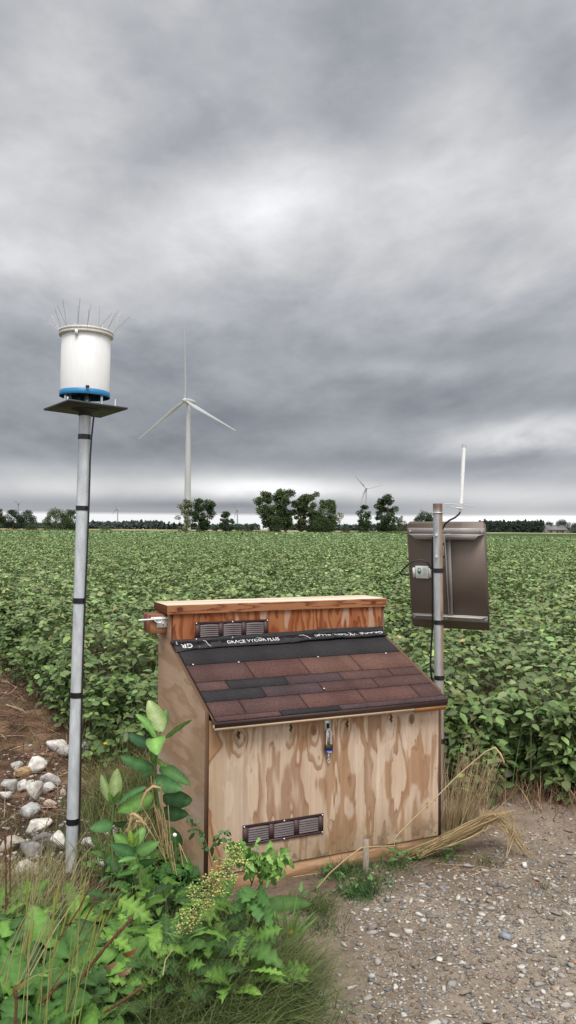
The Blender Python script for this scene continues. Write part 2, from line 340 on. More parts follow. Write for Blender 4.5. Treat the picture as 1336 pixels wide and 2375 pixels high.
rows = [(.003, .040, [(-.04, .3223, MR), (.3223, .6225, BK), (.6225, 1.3, DM)]),
        (.040, .155, [(-.04, .1653, MR), (.1653, .4694, MR), (.4694, .7809, RM), (.7809, 1.085, RM), (1.085, 1.3, MR)]),
        (.155, .243, [(-.04, .3083, BK), (.3083, .6109, DM), (.6109, .9145, MR), (.9145, 1.3, MR)]),
        (.243, .318, [(-.04, .1568, MR), (.1568, .459, BK), (.459, .7578, DM), (.7578, 1.0467, MR), (1.0467, 1.3, MR)]),
        (.318, .474, [(-.04, .3111, MR), (.3111, .6085, RM), (.6085, .9038, RB), (.9038, 1.3, RB)]),
        (.474, .64, [(-.04, 1.3, BK)])]
mb = MB()
for r_i, (s0, s1, tabs) in enumerate(rows):
    skew = -.006
    for (a, b, c) in tabs:
        a = max(a, RX0); b = min(b, RX1)
        if b-a < .01: continue
        nx = max(2, int((b-a)/.012)); xs = np.linspace(a+.0026, b-.0026, nx); e0 = s0+.0025*(fbm(xs*30+r_i*9, xs*0, 2)-.5)+(0 if r_i else 0)
        n0 = .0058 if r_i != 3 else .0052
        top = s1+.02; cc = np.asarray(c)
        B0 = rp(xs, e0, .0008); T0 = rp(xs, e0, n0); T1 = rp(xs, top, .0009+0*xs); B1 = rp(xs, top, 0*xs-.003)
        Vv = np.concatenate([B0, T0, T1, B1]); k = np.arange(nx-1); q = []
        for L0 in range(3): q.append(np.stack([L0*nx+k, L0*nx+k+1, (L0+1)*nx+k+1, (L0+1)*nx+k], 1))
        q.append(np.array([(0, nx, 2*nx, 3*nx), (nx-1, 4*nx-1, 3*nx-1, 2*nx-1)]))
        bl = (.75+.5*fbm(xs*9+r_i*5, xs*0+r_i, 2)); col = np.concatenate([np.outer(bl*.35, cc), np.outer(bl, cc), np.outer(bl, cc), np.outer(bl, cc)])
        mb.add(Vv, q, col)
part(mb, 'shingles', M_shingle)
mb = MB(); roofbox(mb, RX0, RX1, .004, .683, -.006, .0002, -.006, .0002); part(mb, 'roof_felt', M_hole)
mb = MB()
for (x, s) in [(.0454, .4715), (.2787, .466), (.7166, .4668), (1.1198, .4582), (.615, .179)]:
    c = rp(x, s, .0062); V, Fs = None, None
    a = np.arange(8)*PI/4; up = rp(0, 0, 1)-rp(0, 0, 0); sx = np.array([1, 0, 0.]); sy = np.cross(up, sx)
    ring = c+.005*(np.cos(a)[:, None]*sx+np.sin(a)[:, None]*sy); part(MB().prism(ring, up*.002), 'roofing_nail', M_zinc)
# underlayment strip, crumpled, with printed lettering
def ul_h(x, s):
    u = (s-.61)/.076
    return .004+.012*np.clip(np.sin(np.clip(u, 0, 1)*PI), 0, 1)*(.35+fbm(x*9+2, s*20, 3))+.006*np.abs(fbm(x*30, s*60+5, 3)-.5)*2
mb = MB(); nx, ns = 320, 22; xs = np.linspace(-.006, 1.226, nx)
lo = .598+.018*sstep(.0, .1, xs)+.030*sstep(.3, 1.0, xs)*0.6+.012*(fbm(xs*8, xs*0, 3)-.5)
rowsP = []
for j in range(ns):
    u = j/(ns-1)
    if u < .75:
        s = lo+(.684-lo)*(u/.75); hgt = ul_h(xs, s)*np.minimum(1, u*9+.15); P = rp(xs, s, hgt+.005)
    else:
        v = (u-.75)/.25; zz = 1.0178+.012+(.012+.014*sstep(.1, .9, xs)+.010*(fbm(xs*7+4, xs*0, 3)-.5))*v
        P = np.stack([xs, .5565-.007*(1-v)-.0035-.004*fbm(xs*25, xs*0+j, 2), zz], -1)
    rowsP.append(P)
V = np.concatenate(rowsP); i, j = np.meshgrid(np.arange(nx-1), np.arange(ns-1)); a = (j*nx+i).ravel()
mb.add(V, [np.stack([a, a+1, a+nx+1, a+nx], 1)]); und = part(mb, 'underlayment_strip', M_film, smooth=True)
und.modifiers.new('s', 'SOLIDIFY').thickness = .0012
def put_text(body, x0, x1, s_mid, size, flip):
    V, Fs = text_mesh(body, size); w = V[:, 0].max()-V[:, 0].min(); V[:, 0] = (V[:, 0]-V[:, 0].min())/w*(x1-x0); V[:, 1] -= size*.34
    if flip: X = x1-V[:, 0]; Sg = s_mid-V[:, 1]
    else: X = x0+V[:, 0]; Sg = s_mid+V[:, 1]
    P = rp(X, Sg, ul_h(X, Sg)+.0072+V[:, 2]); mb = MB(); mb.add(P, Fs); return mb
put_text('GRACE VYCOR PLUS', .275, .565, .640, .031, False).build('lettering', M_print, und)
put_text('GRACE VYCOR PLUS', .78, 1.205, .654, .031, True).build('lettering', M_print, und)
put_text('GR', .028, .088, .628, .036, True).build('lettering', M_print, und)
mb = MB()
for x in (.14, .17): pass
for (xa, sa, xb, sb) in [(.155, .668, .178, .617), (.70, .682, .745, .63), (.015, .675, .012, .64), (.45, .685, .47, .655), (1.0, .683, 1.02, .645)]:
    X = np.linspace(xa, xb, 8)+.003*np.sin(np.arange(8)); Sg = np.linspace(sa, sb, 8); MB().tube(rp(X, Sg, ul_h(X, Sg)+.008), .0016, 5).build('printed_line', M_print, und)
# vents
def vent(cx, cz, y, w=.404, h=.092):
    v = empty('vent', (0, 0, 0)); v.parent = shed
    x0, x1, z0, z1 = cx-w/2, cx+w/2, cz-h/2, cz+h/2
    mb = MB(); bars = [x0, x0+.025, x0+.141, x0+.155, x0+.249, x0+.263, x1-.025, x1]
    bw = .022; op = [(x0+.026, x0+.128), (x0+.152, x0+.254), (x0+.278, x0+.380)]
    mb.box((x0, y-.004, z1-.011), (x1, y, z1)); mb.box((x0, y-.004, z0), (x1, y, z0+.011))
    xs = [x0]+[q for o_ in op for q in o_]+[x1]
    for k in range(0, 8, 2): mb.box((xs[k], y-.0038, z0+.0112), (xs[k+1], y, z1-.0112))
    for (za) in (z0, z1-.002): mb.box((x0-.001, y-.0055, za), (x1+.001, y-.0042, za+.002))
    fr = mb.build('vent_frame', M_vent, v)
    for (a, b) in op:
        lp = MB(); n = 6
        for k in range(n):
            zc = z0+.0145+(h-.029)*(k+.5)/n; X = np.linspace(a+.002, b-.002, 9); arch = .0035*(1-((X-(a+b)/2)/((b-a)/2))**2)
            top = np.stack([X, np.full(9, y-.0005), zc+.0035+arch], 1); bot = np.stack([X, y-.0035-arch*1.2, zc-.0035+arch*.6], 1)
            V = np.concatenate([top, bot]); k_ = np.arange(8); lp.add(V, [np.stack([k_, 9+k_, 10+k_, k_+1], 1)])
        lp.build('louver_panel', M_louver, v)
        lp = MB(); lp.box((a, y-.0004, z0+.011), (b, y-.0001, z1-.011)); lp.build('vent_gap', M_hole, v)
    for (sx_, sz) in ((x0+.006, z1-.006), (x1-.006, z1-.006), (cx, z1-.005), (cx, z0+.005), (x0+.006, z0+.006), (x1-.006, z0+.006)):
        sm = MB(); a = np.arange(8)*PI/4; sm.prism(np.stack([sx_+.0042*np.cos(a), np.full(8, y-.0058), sz+.0042*np.sin(a)], 1), (0, -.0016, 0)); sm.build('screw', M_zinc, v)
    return v
vent(.3685, .2275, -.0012); vent(.3215, 1.0765, .5553)
# block and gate latch at the left end
mb = MB(); mb.box((-.102, .598, 1.068), (-.0145, .73, 1.1625)); b = part(mb, 'side_block', mat('stained_block', (.17, .062, .03), .7, var=.3, scale=14, stretch=(1, 5, 1), col2=(.30, .13, .06)))
b.modifiers.new('b', 'BEVEL').width = .003
gl = empty('gate_latch'); gl.parent = shed
mb = MB(); y = .597
mb.box((-.098, y-.003, 1.136), (.012, y, 1.152)); mb.box((-.070, y-.004, 1.098), (-.012, y-.0005, 1.1365)); mb.build('latch_plate', M_zinc, gl).modifiers.new('b', 'BEVEL').width = .0015
mb = MB(); mb.tube([(-.165, y-.010, 1.140), (-.05, y-.010, 1.143), (.0, y-.010, 1.147)], .0048, 8); mb.build('latch_rod', M_zinc, gl)
mb = MB(); mb.tube([(-.092, y-.009, 1.15), (-.078, y-.011, 1.132), (-.064, y-.011, 1.122), (-.05, y-.011, 1.124), (-.046, y-.010, 1.136)], .0042, 8); mb.build('latch_lever', M_zinc, gl)
mb = MB(); mb.box((-.04, y-.0052, 1.108), (-.034, y-.0042, 1.116)); mb.box((-.016, y-.0052, 1.11), (-.0125, y-.0042, 1.117)); mb.build('latch_hole', M_hole, gl)
# hasp
hp = empty('hasp'); hp.parent = shed
mb = MB(); mb.box((.574, -.0042, .655), (.607, -.0005, .724)); mb.build('hasp_plate', M_zinc, hp)
mb = MB(); mb.box((.581, -.0075, .598), (.600, -.0045, .664)); mb.build('hasp_strap', M_zinc, hp)
mb = MB(); mb.tube([(.590+.009*math.cos(t), -.012-.010*math.sin(t), .667) for t in np.linspace(0, PI, 9)], .0028, 7); mb.build('hasp_staple', M_zinc, hp)
MB().box((.584, -.0085, .667), (.597, -.0076, .69)).build('hasp_slot', M_hole, hp); MB().box((.594, -.0082, .618), (.598, -.0076, .622)).build('hasp_slot', M_hole, hp)
mb = MB()
for zz in np.linspace(.09, .73, 5): part(MB().tube([(1.2, -.0018, zz), (1.2, .001, zz)], .003, 6), 'nail_head', M_rust)
# padlock (hangs from the hasp)
pl = empty('padlock', sw((.590, -.016, .560)), TH)
tag(pl, 'small laminated padlock with blue band and key hanging from the shed hasp', 'padlock')
mb = MB(); mb.tube([(-.0115, 0, .03), (-.0115, 0, .088), *[(-.0115*math.cos(t), 0, .09+.0115*math.sin(t)) for t in np.linspace(.2, PI-.2, 7)], (.0115, 0, .088), (.0115, 0, .03)], .0031, 8); mb.build('shackle', M_zinc, pl, smooth=True)
mb = MB(); mb.box((-.018, -.0115, .009), (.018, .0095, .034)); o = mb.build('lock_body', mat('dark_lock_steel', (.055, .04, .033), .45, .5), pl); o.modifiers.new('b', 'BEVEL').width = .0025
mb = MB(); mb.box((-.019, -.0125, -.003), (.019, .0102, .0085)); o = mb.build('blue_band', mat('blue_plastic', (.015, .05, .26), .4), pl); o.modifiers.new('b', 'BEVEL').width = .002
V, Fs = text_mesh('Master', .0095, .0003, 'CENTER', .95); mb = MB(); mb.add(np.stack([V[:, 0], -.0131-V[:, 2], V[:, 1]-.0007], 1), Fs); mb.build('lettering', M_print, pl)
mb = MB(); mb.box((-.0035, -.001, -.034), (.0035, .001, -.003)); mb.tube([(.001+.006*math.cos(t), 0, -.042+.009*math.sin(t)) for t in np.linspace(0, 2*PI, 13)], .0016, 6)
for k in range(5): mb.box((.0033, -.001, -.031+k*.005), (.0052, .001, -.0285+k*.005))
mb.build('key', M_zinc, pl)

# ================================================================ LEFT POLE WITH GAUGE
pb = np.array([-1.0180, 3.9, -.32]); pt_ = np.array([-.9735, 3.9, 2.150]); R0 = .0278
ax = nrm(pt_-pb)
Gb = float(gz(-1.017, 3.9)); o0 = pb+ax*((Gb-pb[2])/ax[2])
gs = empty('precipitation_gauge', tuple(o0)); tag(gs, 'tall galvanized pole carrying a white cylindrical gauge ringed with bird spikes', 'weather gauge')
def gpart(mb, name, m, parent=gs, **k):
    M = Matrix.Translation(-Vector(o0)); return mb.xf(M).build(name, m, parent, **k)
gpart(MB().tube([pb, pb+(pt_-pb)*.5, pt_], R0, 28), 'pole', M_galv, smooth=True)
def on(py):  # point of pole axis seen at that image height
    k = [pb+(pt_-pb)*t for t in np.linspace(0, 1, 400)]
    def vy(P):
        z = P[2]-H; c, s = math.cos(PITCH), math.sin(PITCH); d = c*P[1]+s*z; u = P[0]/d; v = (-s*P[1]+c*z)/d
        return 1187.5-F*(-math.sin(ROLL)*u+math.cos(ROLL)*v)
    return min(k, key=lambda P: abs(vy(P)-py))
for py, hh in ((1013, .012), (1178, .011), (1392, .013), (1612, .013), (1904, .014)):
    c = on(py); gpart(MB().tube([c-ax*hh, c+ax*hh], R0+.0022, 24), 'tape_band', M_tape, smooth=False)
cab = [pt_+np.array([.045, -.012, -.02]), pt_+np.array([.036, -.014, -.12])]+[pt_-ax*d+np.array([R0+.004+.003*math.sin(d*4), -.012, 0]) for d in np.linspace(.22, 2.3, 24)]
gpart(MB().tube(cab, .0042, 6), 'cable', M_cable, smooth=True)
# head, built round a local frame
ez = nrm(np.array([.005, .05, 1.])); a0 = .67
ex = nrm(np.array([math.cos(a0), math.sin(a0), 0])-ez*(ez@np.array([math.cos(a0), math.sin(a0), 0]))); ey = np.cross(ez, ex)
pc = np.array([-.9721, 3.9, 2.162])
def hd(o, ex_, ey_, ez_): return Matrix((( ex_[0], ey_[0], ez_[0], o[0]), (ex_[1], ey_[1], ez_[1], o[1]), (ex_[2], ey_[2], ez_[2], o[2]), (0, 0, 0, 1)))
PM = hd(pc, ex, ey, ez)
gpart(MB().lathe([(.0, -.03), (R0+.004, -.03), (R0+.006, -.012), (.062, -.006), (.066, 0), (0, 0)], n=32).xf(PM), 'pole_flange', M_black, smooth=False)
o = gpart(MB().box((-.148, -.148, 0), (.148, .148, .009)).xf(PM), 'mounting_plate', M_black); o.modifiers.new('b', 'BEVEL').width = .001
gc = pc+np.array([-.004, 0, .060]); g3 = nrm(np.array([.010, .015, 1.])); g1 = nrm(np.cross(np.array([0, 1., 0]), g3)); g2 = np.cross(g3, g1); GM = hd(gc, g1, g2, g3)
R1 = .1155; NX_ = Matrix.Identity(4)
gpart(MB().lathe([(R1+.002, .0), (R1+.003, .001), (R1+.003, .025), (R1+.0005, .0262), (R1-.006, .0262), (R1-.006, .0)], n=64).xf(GM), 'base_ring', M_blue, smooth=False)
gpart(MB().lathe([(R1-.01, .018), (0, .018)], n=48).xf(GM), 'base_floor', M_hole)
gpart(MB().lathe([(R1, .0265), (R1, .288), (R1-.004, .291), (R1-.014, .291), (R1-.014, .27), (0, .27)], n=64).xf(GM), 'housing', M_white, smooth=False)
gpart(MB().lathe([(R1+.0006, .288), (R1+.011, .290), (R1+.013, .298), (R1+.009, .304), (R1+.013, .306), (R1+.013, .316), (R1+.004, .318), (R1-.012, .316), (R1-.0142, .293)], n=64).xf(GM), 'spike_band', mat('clear_plastic_band', (.62, .60, .55), .35, var=.15, scale=40), smooth=False)
gpart(MB().box((-.022, -R1-.012, .272), (-.008, -R1-.001, .296)).xf(GM), 'clamp', M_white)
sp = MB(); rr = random.Random(5)
for k in range(15):
    a = 2*PI*k/15+rr.uniform(-.05, .05)
    for q in (0, 1):
        l = rr.uniform(.09, .14); ou = rr.uniform(.45, .85) if q else rr.uniform(.05, .5); tz = math.sqrt(1-min(.95, ou**2)); da = rr.uniform(-.5, .5)
        b_ = np.array([(R1+.008)*math.cos(a), (R1+.008)*math.sin(a), .31]); t_ = b_+l*np.array([ou*math.cos(a+da), ou*math.sin(a+da), tz]); sp.tube([b_, t_], .0009, 5)
gpart(sp.xf(GM), 'bird_spikes', mat('spike_wire', (.50, .49, .47), .4, .6))
for (qx, qy) in ((-.075, -.06), (.09, -.04), (-.02, .095)):
    lm = MB(); lm.tube([(qx, qy, -.050), (qx, qy, .018)], .0065, 8); lm.tube([(qx, qy, -.050), (qx, qy, -.038)], .012, 6); gpart(lm.xf(GM), 'levelling_bolt', M_zinc)
for (qx, qy, w_) in ((-.075, -.03, .018), (-.02, -.05, .008), (.01, -.02, .012), (.03, -.045, .006)):
    gpart(MB().box((qx, qy, -.051), (qx+w_, qy+.012, .018)).xf(GM), 'support_leg', M_zinc if w_ > .01 else M_cable)
gpart(MB().box((.035, -R1-.009, .024), (.05, -R1-.002, .036)).xf(GM), 'housing_screw', M_cable)
gpart(MB().tube([(.105, -.10, .008), (.105, -.10, .05)], .005, 6).box((.075, -.106, .0095), (.118, -.094, .013)).xf(PM), 'plate_clamp', M_zinc)
gpart(MB().tube([(-.112, -.05, .008), (-.112, -.05, .04)], .0045, 6).box((-.125, -.058, .0095), (-.09, -.044, .013)).xf(PM), 'plate_clamp', M_zinc)

# ================================================================ RIGHT MAST: pole, solar panel, antenna
r_b = np.array([.9190, 4.9, 0.]); r_t = np.array([.8965, 4.9, 1.7584])
gzr = float(gz(r_b[0], 4.9)); rb0 = np.array([r_b[0], 4.9, gzr])
ms = empty('instrument_mast', tuple(rb0)); tag(ms, 'rust-streaked steel mast behind the shed holding a solar panel and white antenna', 'mast')
def mpart(mb, name, m, parent=ms, **k): return mb.xf(Matrix.Translation(-Vector(rb0))).build(name, m, parent, **k)
def rust_pole():
    m = mat('rust_streaked_steel', attr=True, rough=.6, var=.22, scale=18, stretch=(2, 2, .5), metal=.15); mb = MB(); n = 28; P = np.linspace(r_b-np.array([0, 0, .3]), r_t, 90); mb.tube(P, .0279, n)
    C = mb.C[0]; k = np.arange(len(C)); ki = np.where(k >= 91*n, 89, np.where(k >= 90*n, 0, k//n)); a = (k % n)*2*PI/n; zz = P[ki][:, 2]; V = mb.V[0]; dx = V[:, 0]-P[ki][:, 0]
    w = sstep(-.003, .010, dx+.014*(fbm(zz*5, a*1.5, 3)-.5)); w = w*(.62+.38*sstep(.35, .6, fbm(zz*3+5, dx*60, 3))); top = sstep(1.70, 1.745, zz+.05*fbm(a*2, zz*2, 2)-.02)
    base = mixc((.33, .36, .39), (.45, .46, .46), fbm(zz*6, a*2, 3)); c = mixc(base, (.30, .19, .11), np.clip(w*.85, 0, 1)); c = mixc(c, (.17, .07, .04), np.maximum(top*.8, w*sstep(.55, .7, fbm(zz*9, a*3+4, 3))*.6)); mb.C[0] = c
    return mb, m
mb, m_ = rust_pole(); mpart(mb, 'pole', m_, smooth=True)
def mon(z): return r_b+(r_t-r_b)*(z-r_b[2])/(r_t[2]-r_b[2])
for py, hh in ((1323, .013), (1443, .013), (1571, .013), (1717, .013)):
    z = float(at(1013, py, 4.9)[2]); mpart(MB().tube([mon(z-hh), mon(z+hh)], .0303, 24), 'tape_band', M_tape)
for py in (1240, 1290):
    c = at(1010, py, 4.9); c[1] = 4.9-.0275; mpart(MB().tube([c+np.array([0, .004, 0]), c+np.array([0, -.007, 0])], .0085, 6), 'bolt', M_zinc)
u = float(at(1013, 1189, 4.9)[2]); mpart(MB().tube([mon(u)+.032*np.array([math.cos(t), math.sin(t), 0]) for t in np.linspace(0, 2*PI, 24)], .0032, 6), 'u_bolt', M_zinc)
# solar panel frame
C0 = np.array([.9895, 5.07, 1.315]); ph, ta = .418, .2114
pR = np.array([math.cos(ph), -math.sin(ph), 0]); pn0 = np.array([-math.sin(ph), -math.cos(ph), 0]); pU = math.cos(ta)*np.array([0, 0, 1.])+math.sin(ta)*pn0; pN = np.cross(pR, pU)
if pN@np.array([0, -1, 0]) < 0: pN = -pN
SM = hd(C0, pR, pU, pN); hw, hh = .2425, .3395
spn = empty('solar_panel'); spn.parent = ms
def spart(mb, name, m, **k): return mpart(mb.xf(SM), name, m, spn, **k)
ch = .017; outl = [(-hw+ch, hh), (hw-ch, hh), (hw, hh-ch), (hw, -hh), (hw-.004, -hh), (-hw+ch, -hh), (-hw, -hh+ch), (-hw, hh-ch)]
spart(MB().prism([(x, y, -.022) for x, y in outl], (0, 0, .018)), 'back_sheet', mat('brown_back_sheet', (.15, .115, .092), .55, .15, var=.14, scale=3.5, spec=.6))
spart(MB().prism([(x*1.0, y*1.0, -.026) for x, y in outl], (0, 0, .0035)), 'cell_face', mat('solar_cells', (.01, .015, .04), .2))
for sgn in (1, -1):
    y = .268*sgn if sgn > 0 else -.285; w1 = hw-.006
    q = MB().prism([(-w1, y-.002, -.0035), (w1, y-.002, -.0035), (w1, y+.036, -.0035), (-w1, y+.036, -.0035)], (0, 0, .003))
    yy = y if sgn > 0 else y+.034
    q.prism([(-w1, yy, -.0003), (w1, yy, -.0003), (w1-.03, yy, .034), (-w1+.03, yy, .034)], (0, -.003, 0))
    if sgn > 0: q.prism([(-w1+.03, yy-.003, .0305), (w1-.03, yy-.003, .0305), (w1-.055, yy-.028, .0305), (-w1+.055, yy-.028, .0305)], (0, 0, .003))
    spart(q, 'rail', M_alu)
    for sx_ in (-1, 1): spart(MB().tube([(sx_*(w1-.016), y+.017, 0), (sx_*(w1-.016), y+.017, .006)], .0065, 6), 'bolt', M_zinc)
spart(MB().prism([(.0, .27, .0), (.0, -.285, .0), (.0, -.26, .012), (.0, .05, .036), (.0, .27, .045)], (.0035, 0, 0)).prism([(.0036, .27, .0), (.030, .27, .0), (.024, -.27, .0), (.0036, -.27, .0)], (0, 0, .003)), 'strut', M_alu)
spart(MB().prism([(-.04, .075, .035), (-.003, .075, .035), (-.003, .265, .035), (-.04, .265, .035)], (0, 0, .014)), 'clamp_bracket', M_alu)
for yy in (.13, .21): spart(MB().box((-.06, yy, .036), (-.002, yy+.012, .052)), 'clamp_band', M_cable)
spart(MB().tube([(-.02, -.27, -.003), (-.02, -.27, .004)], .006, 6), 'bolt', M_zinc)
jb = empty('junction_box'); jb.parent = spn
def jpart(mb, name, m): return mpart(mb.xf(SM), name, m, jb)
lx, ly = -.158, .022
M_jb = mat('pale_box', (.78, .80, .78), .5, var=.06)
o = jpart(MB().box((lx-.042, ly-.040, -.0035), (lx+.042, ly+.040, .009)), 'box_cover', M_jb); o.modifiers.new('b', 'BEVEL').width = .003
jpart(MB().box((lx-.058, ly-.032, -.0035), (lx-.045, ly+.028, .012)), 'box_lug', M_jb); jpart(MB().box((lx+.045, ly-.032, -.0035), (lx+.058, ly+.028, .012)), 'box_lug', M_jb)
a = np.arange(20)*2*PI/20
q = MB().prism([(lx-.016+.013*math.cos(t), ly+.010+.021*math.sin(t), .0092) for t in a], (0, 0, .0006)); jpart(q, 'round_emblem', mat('green_print', (.16, .36, .27), .5))
q = MB().prism([(lx-.016+.008*math.cos(t), ly+.012+.007*math.sin(t+.4), .0099) for t in a], (0, 0, .0005)); jpart(q, 'emblem_centre', M_jb)
q = MB()
for k in range(7): q.box((lx+.004, ly+.028-k*.008, .0092), (lx+.004+.022+.008*((k*7) % 3)/2, ly+.0295-k*.008, .0098))
for k in range(3): q.box((lx-.028, ly-.018-k*.006, .0092), (lx-.004, ly-.0168-k*.006, .0098))
jpart(q, 'fine_print', mat('grey_print', (.30, .33, .31), .5))
# cables
mpart(MB().tube([at(*p) for p in ((1003, 1245, 4.935), (1002, 1290, 4.935), (1003, 1340, 4.93), (1003, 1400, 4.935), (1003, 1450, 4.93), (1000, 1500, 4.935), (998, 1545, 4.935), (1002, 1580, 4.935), (1003, 1625, 4.935), (1004, 1720, 4.935))], .006, 7), 'cable', M_cable, smooth=True)
mpart(MB().tube([at(*p) for p in ((948, 1333, 5.08), (936, 1333, 5.03), (928, 1330, 4.99), (934, 1321, 4.97), (945, 1310, 4.95), (960, 1301, 4.94), (978, 1299, 4.93), (992, 1305, 4.93), (1000, 1320, 4.93))], .0052, 7), 'panel_lead', M_cable, smooth=True)
# antenna
an = empty('antenna'); an.parent = ms
def apart(mb, name, m, **k): return mpart(mb, name, m, an, **k)
M_ant = mat('antenna_white', (.86, .86, .85), .4, var=.02)
Y = 4.84; p0 = at(1069.5, 1168, Y); p1 = at(1076.5, 1031, Y); d_ = p1-p0
apart(MB().tube([p0, p0+d_*.965], .0112, 16), 'whip', M_ant, smooth=True)
apart(MB().tube([p0+d_*.955, p1], .0128, 16), 'whip_cap', mat('grey_cap', (.5, .5, .48), .5), smooth=True)
apart(MB().tube([p0-np.array([0, 0, .03]), p0+np.array([0, 0, .012])], .0085, 10), 'whip_base', M_zinc, smooth=True)
ct = at(1070, 1170, Y)
for (px, py, yy) in ((1030, 1168.5, 4.80), (1099, 1174, 4.88), (1078, 1166, 4.99), (1062, 1174, 4.68)):
    apart(MB().tube([ct, at(px, py, yy)], .0026, 6), 'radial', M_zinc)
k = np.array([at(1036, 1173, 4.87), at(1066, 1178, 4.82), at(1079, 1179, 4.83), at(1079, 1179, 4.87), at(1066, 1178.5, 4.88), at(1036, 1173, 4.90)])
apart(MB().prism(k, (0, 0, -.004)), 'arm', M_zinc)
q = MB(); a_ = at(1027.5, 1172, 4.895); b_ = at(1038, 1206, 4.875); q.box(a_, b_); q.box(at(1027, 1188, 4.885), at(1040, 1191, 4.86)); apart(q, 'mast_bracket', M_alu)
apart(MB().tube([at(1068, 1180, 4.845), at(1068, 1187, 4.845)], .009, 8), 'connector', M_zinc)
apart(MB().tube([at(*p) for p in ((1068, 1185, 4.845), (1065, 1192, 4.845), (1056, 1200, 4.85), (1044, 1206, 4.87), (1034, 1213, 4.92), (1028, 1224, 4.94), (1020, 1240, 4.945), (1006, 1262, 4.94))], .0055, 7), 'coax_cable', M_cable, smooth=True)

# ================================================================ GROUND
def axis(lo, hi, a, b, step, grow=1.16):
    v = list(np.arange(a, b+1e-6, step)); s = step; x = b
    while x < hi: s *= grow; x += s; v.append(x)
    s = step; x = a; pre = []
    while x > lo: s *= grow; x -= s; pre.append(x)
    return np.array(pre[::-1]+v)
gx = axis(-6000, 6000, -4.2, 3.2, .022); gy = axis(-3000, 9000, 1.6, 7.4, .022)
X, Yg = np.meshgrid(gx, gy); Z = gz(X, Yg)
EDGE = np.array([(-60, 75), (-30, 40), (-12, 19.5), (-6, 13.2), (-3.4, 9.6), (-2.4, 8.0), (-1.64, 6.65), (-1.0, 6.05), (-.3, 5.55), (.9, 5.2), (1.3, 4.95), (1.75, 4.7), (3, 4.3), (6, 3.6), (40, -6)])
def yedge(x): return np.interp(x, EDGE[:, 0], EDGE[:, 1])
n1 = fbm(X*2.2, Yg*2.2, 4); n2 = fbm(X*14+3, Yg*14, 3); n3 = fbm(X*45, Yg*45, 2)
C = mixc((.20, .158, .118), (.27, .225, .175), sstep(.35, .65, n1))          # gravelly fines
C = mixc(C, (.205, .16, .12), sstep(.45, .7, fbm(X*1.3+9, Yg*1.3, 3))*.7)
C = mixc(C, (.235, .18, .135), sstep(4.0, 4.6, Yg+.4*(n1-.5))*sstep(.7, 1.2, X))   # bare dirt by the field
left = sstep(-.15, -.5, X+.35*(n1-.5)-.0*(Yg)); C = mixc(C, (.055, .038, .026), left)
lit = left*sstep(5.0, 6.0, Yg+.6*(n1-.5)); C = mixc(C, (.115, .066, .042), lit)
C = mixc(C, (.23, .15, .09), lit*sstep(.5, .68, fbm(X*5, Yg*8, 4))*.7); C = mixc(C, (.045, .028, .02), left*sstep(.55, .68, fbm(X*4+7, Yg*6, 3))*.7)
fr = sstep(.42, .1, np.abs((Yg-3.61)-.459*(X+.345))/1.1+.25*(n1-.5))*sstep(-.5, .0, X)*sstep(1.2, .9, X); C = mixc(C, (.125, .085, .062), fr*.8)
soil = sstep(-.15, .25, Yg-yedge(X)); C = mixc(C, (.055, .035, .024), soil)
C = C*(.75+.5*n2)[..., None]*(.8+.4*n3)[..., None]
C = mixc(C, (.20, .165, .085), sstep(205, 212, Yg)); C = mixc(C, (.13, .17, .07), sstep(500, 800, Yg)*(fbm(X*.004, Yg*.002, 3) > .5)*.8)
i, j = np.meshgrid(np.arange(len(gx)-1), np.arange(len(gy)-1)); a = (j*len(gx)+i).ravel()
M_ground = mat('earth', attr=True, rough=.92, var=.34, scale=70, bump=1.6, spec=.15)
tag(MB().add(np.stack([X.ravel(), Yg.ravel(), Z.ravel()], 1), [np.stack([a, a+1, a+len(gx)+1, a+len(gx)], 1)], C.reshape(-1, 3)).build('ground', M_ground, smooth=True), kind='structure')

def hull(seed, n=14, sx=1., sy=1., sz=.6, sub=0):
    r = random.Random(seed); bm = bmesh.new()
    for _ in range(n):
        v = Vector((r.gauss(0, 1), r.gauss(0, 1), r.gauss(0, 1))).normalized()*r.uniform(.82, 1.05); bm.verts.new((v.x*sx, v.y*sy, v.z*sz))
    g = bmesh.ops.convex_hull(bm, input=bm.verts); bmesh.ops.delete(bm, geom=[v for v in g['geom_interior'] if isinstance(v, bmesh.types.BMVert)], context='VERTS')
    if sub:
        bmesh.ops.bevel(bm, geom=bm.edges[:], offset=.09, segments=1, affect='EDGES'); bmesh.ops.triangulate(bm, faces=bm.faces[:])
        for _ in range(2):
            bmesh.ops.subdivide_edges(bm, edges=bm.edges[:], cuts=1)
            for v in bm.verts:
                q = v.co; k = .10*(float(fbm(q.x*2.2+seed, q.y*2.2+q.z*1.7, 3))-.5); v.co = q*(1+k)
            bmesh.ops.triangulate(bm, faces=bm.faces[:])
    bmesh.ops.triangulate(bm, faces=bm.faces[:]); bm.verts.index_update()
    V = np.array([v.co[:] for v in bm.verts]); Fc = np.array([[v.index for v in f.verts] for f in bm.faces]); bm.free(); return V, Fc
def rotz(a): c, s = np.cos(a), np.sin(a); o = np.zeros_like(a); return np.stack([np.stack([c, -s, o], -1), np.stack([s, c, o], -1), np.stack([o, o, o+1], -1)], 1)
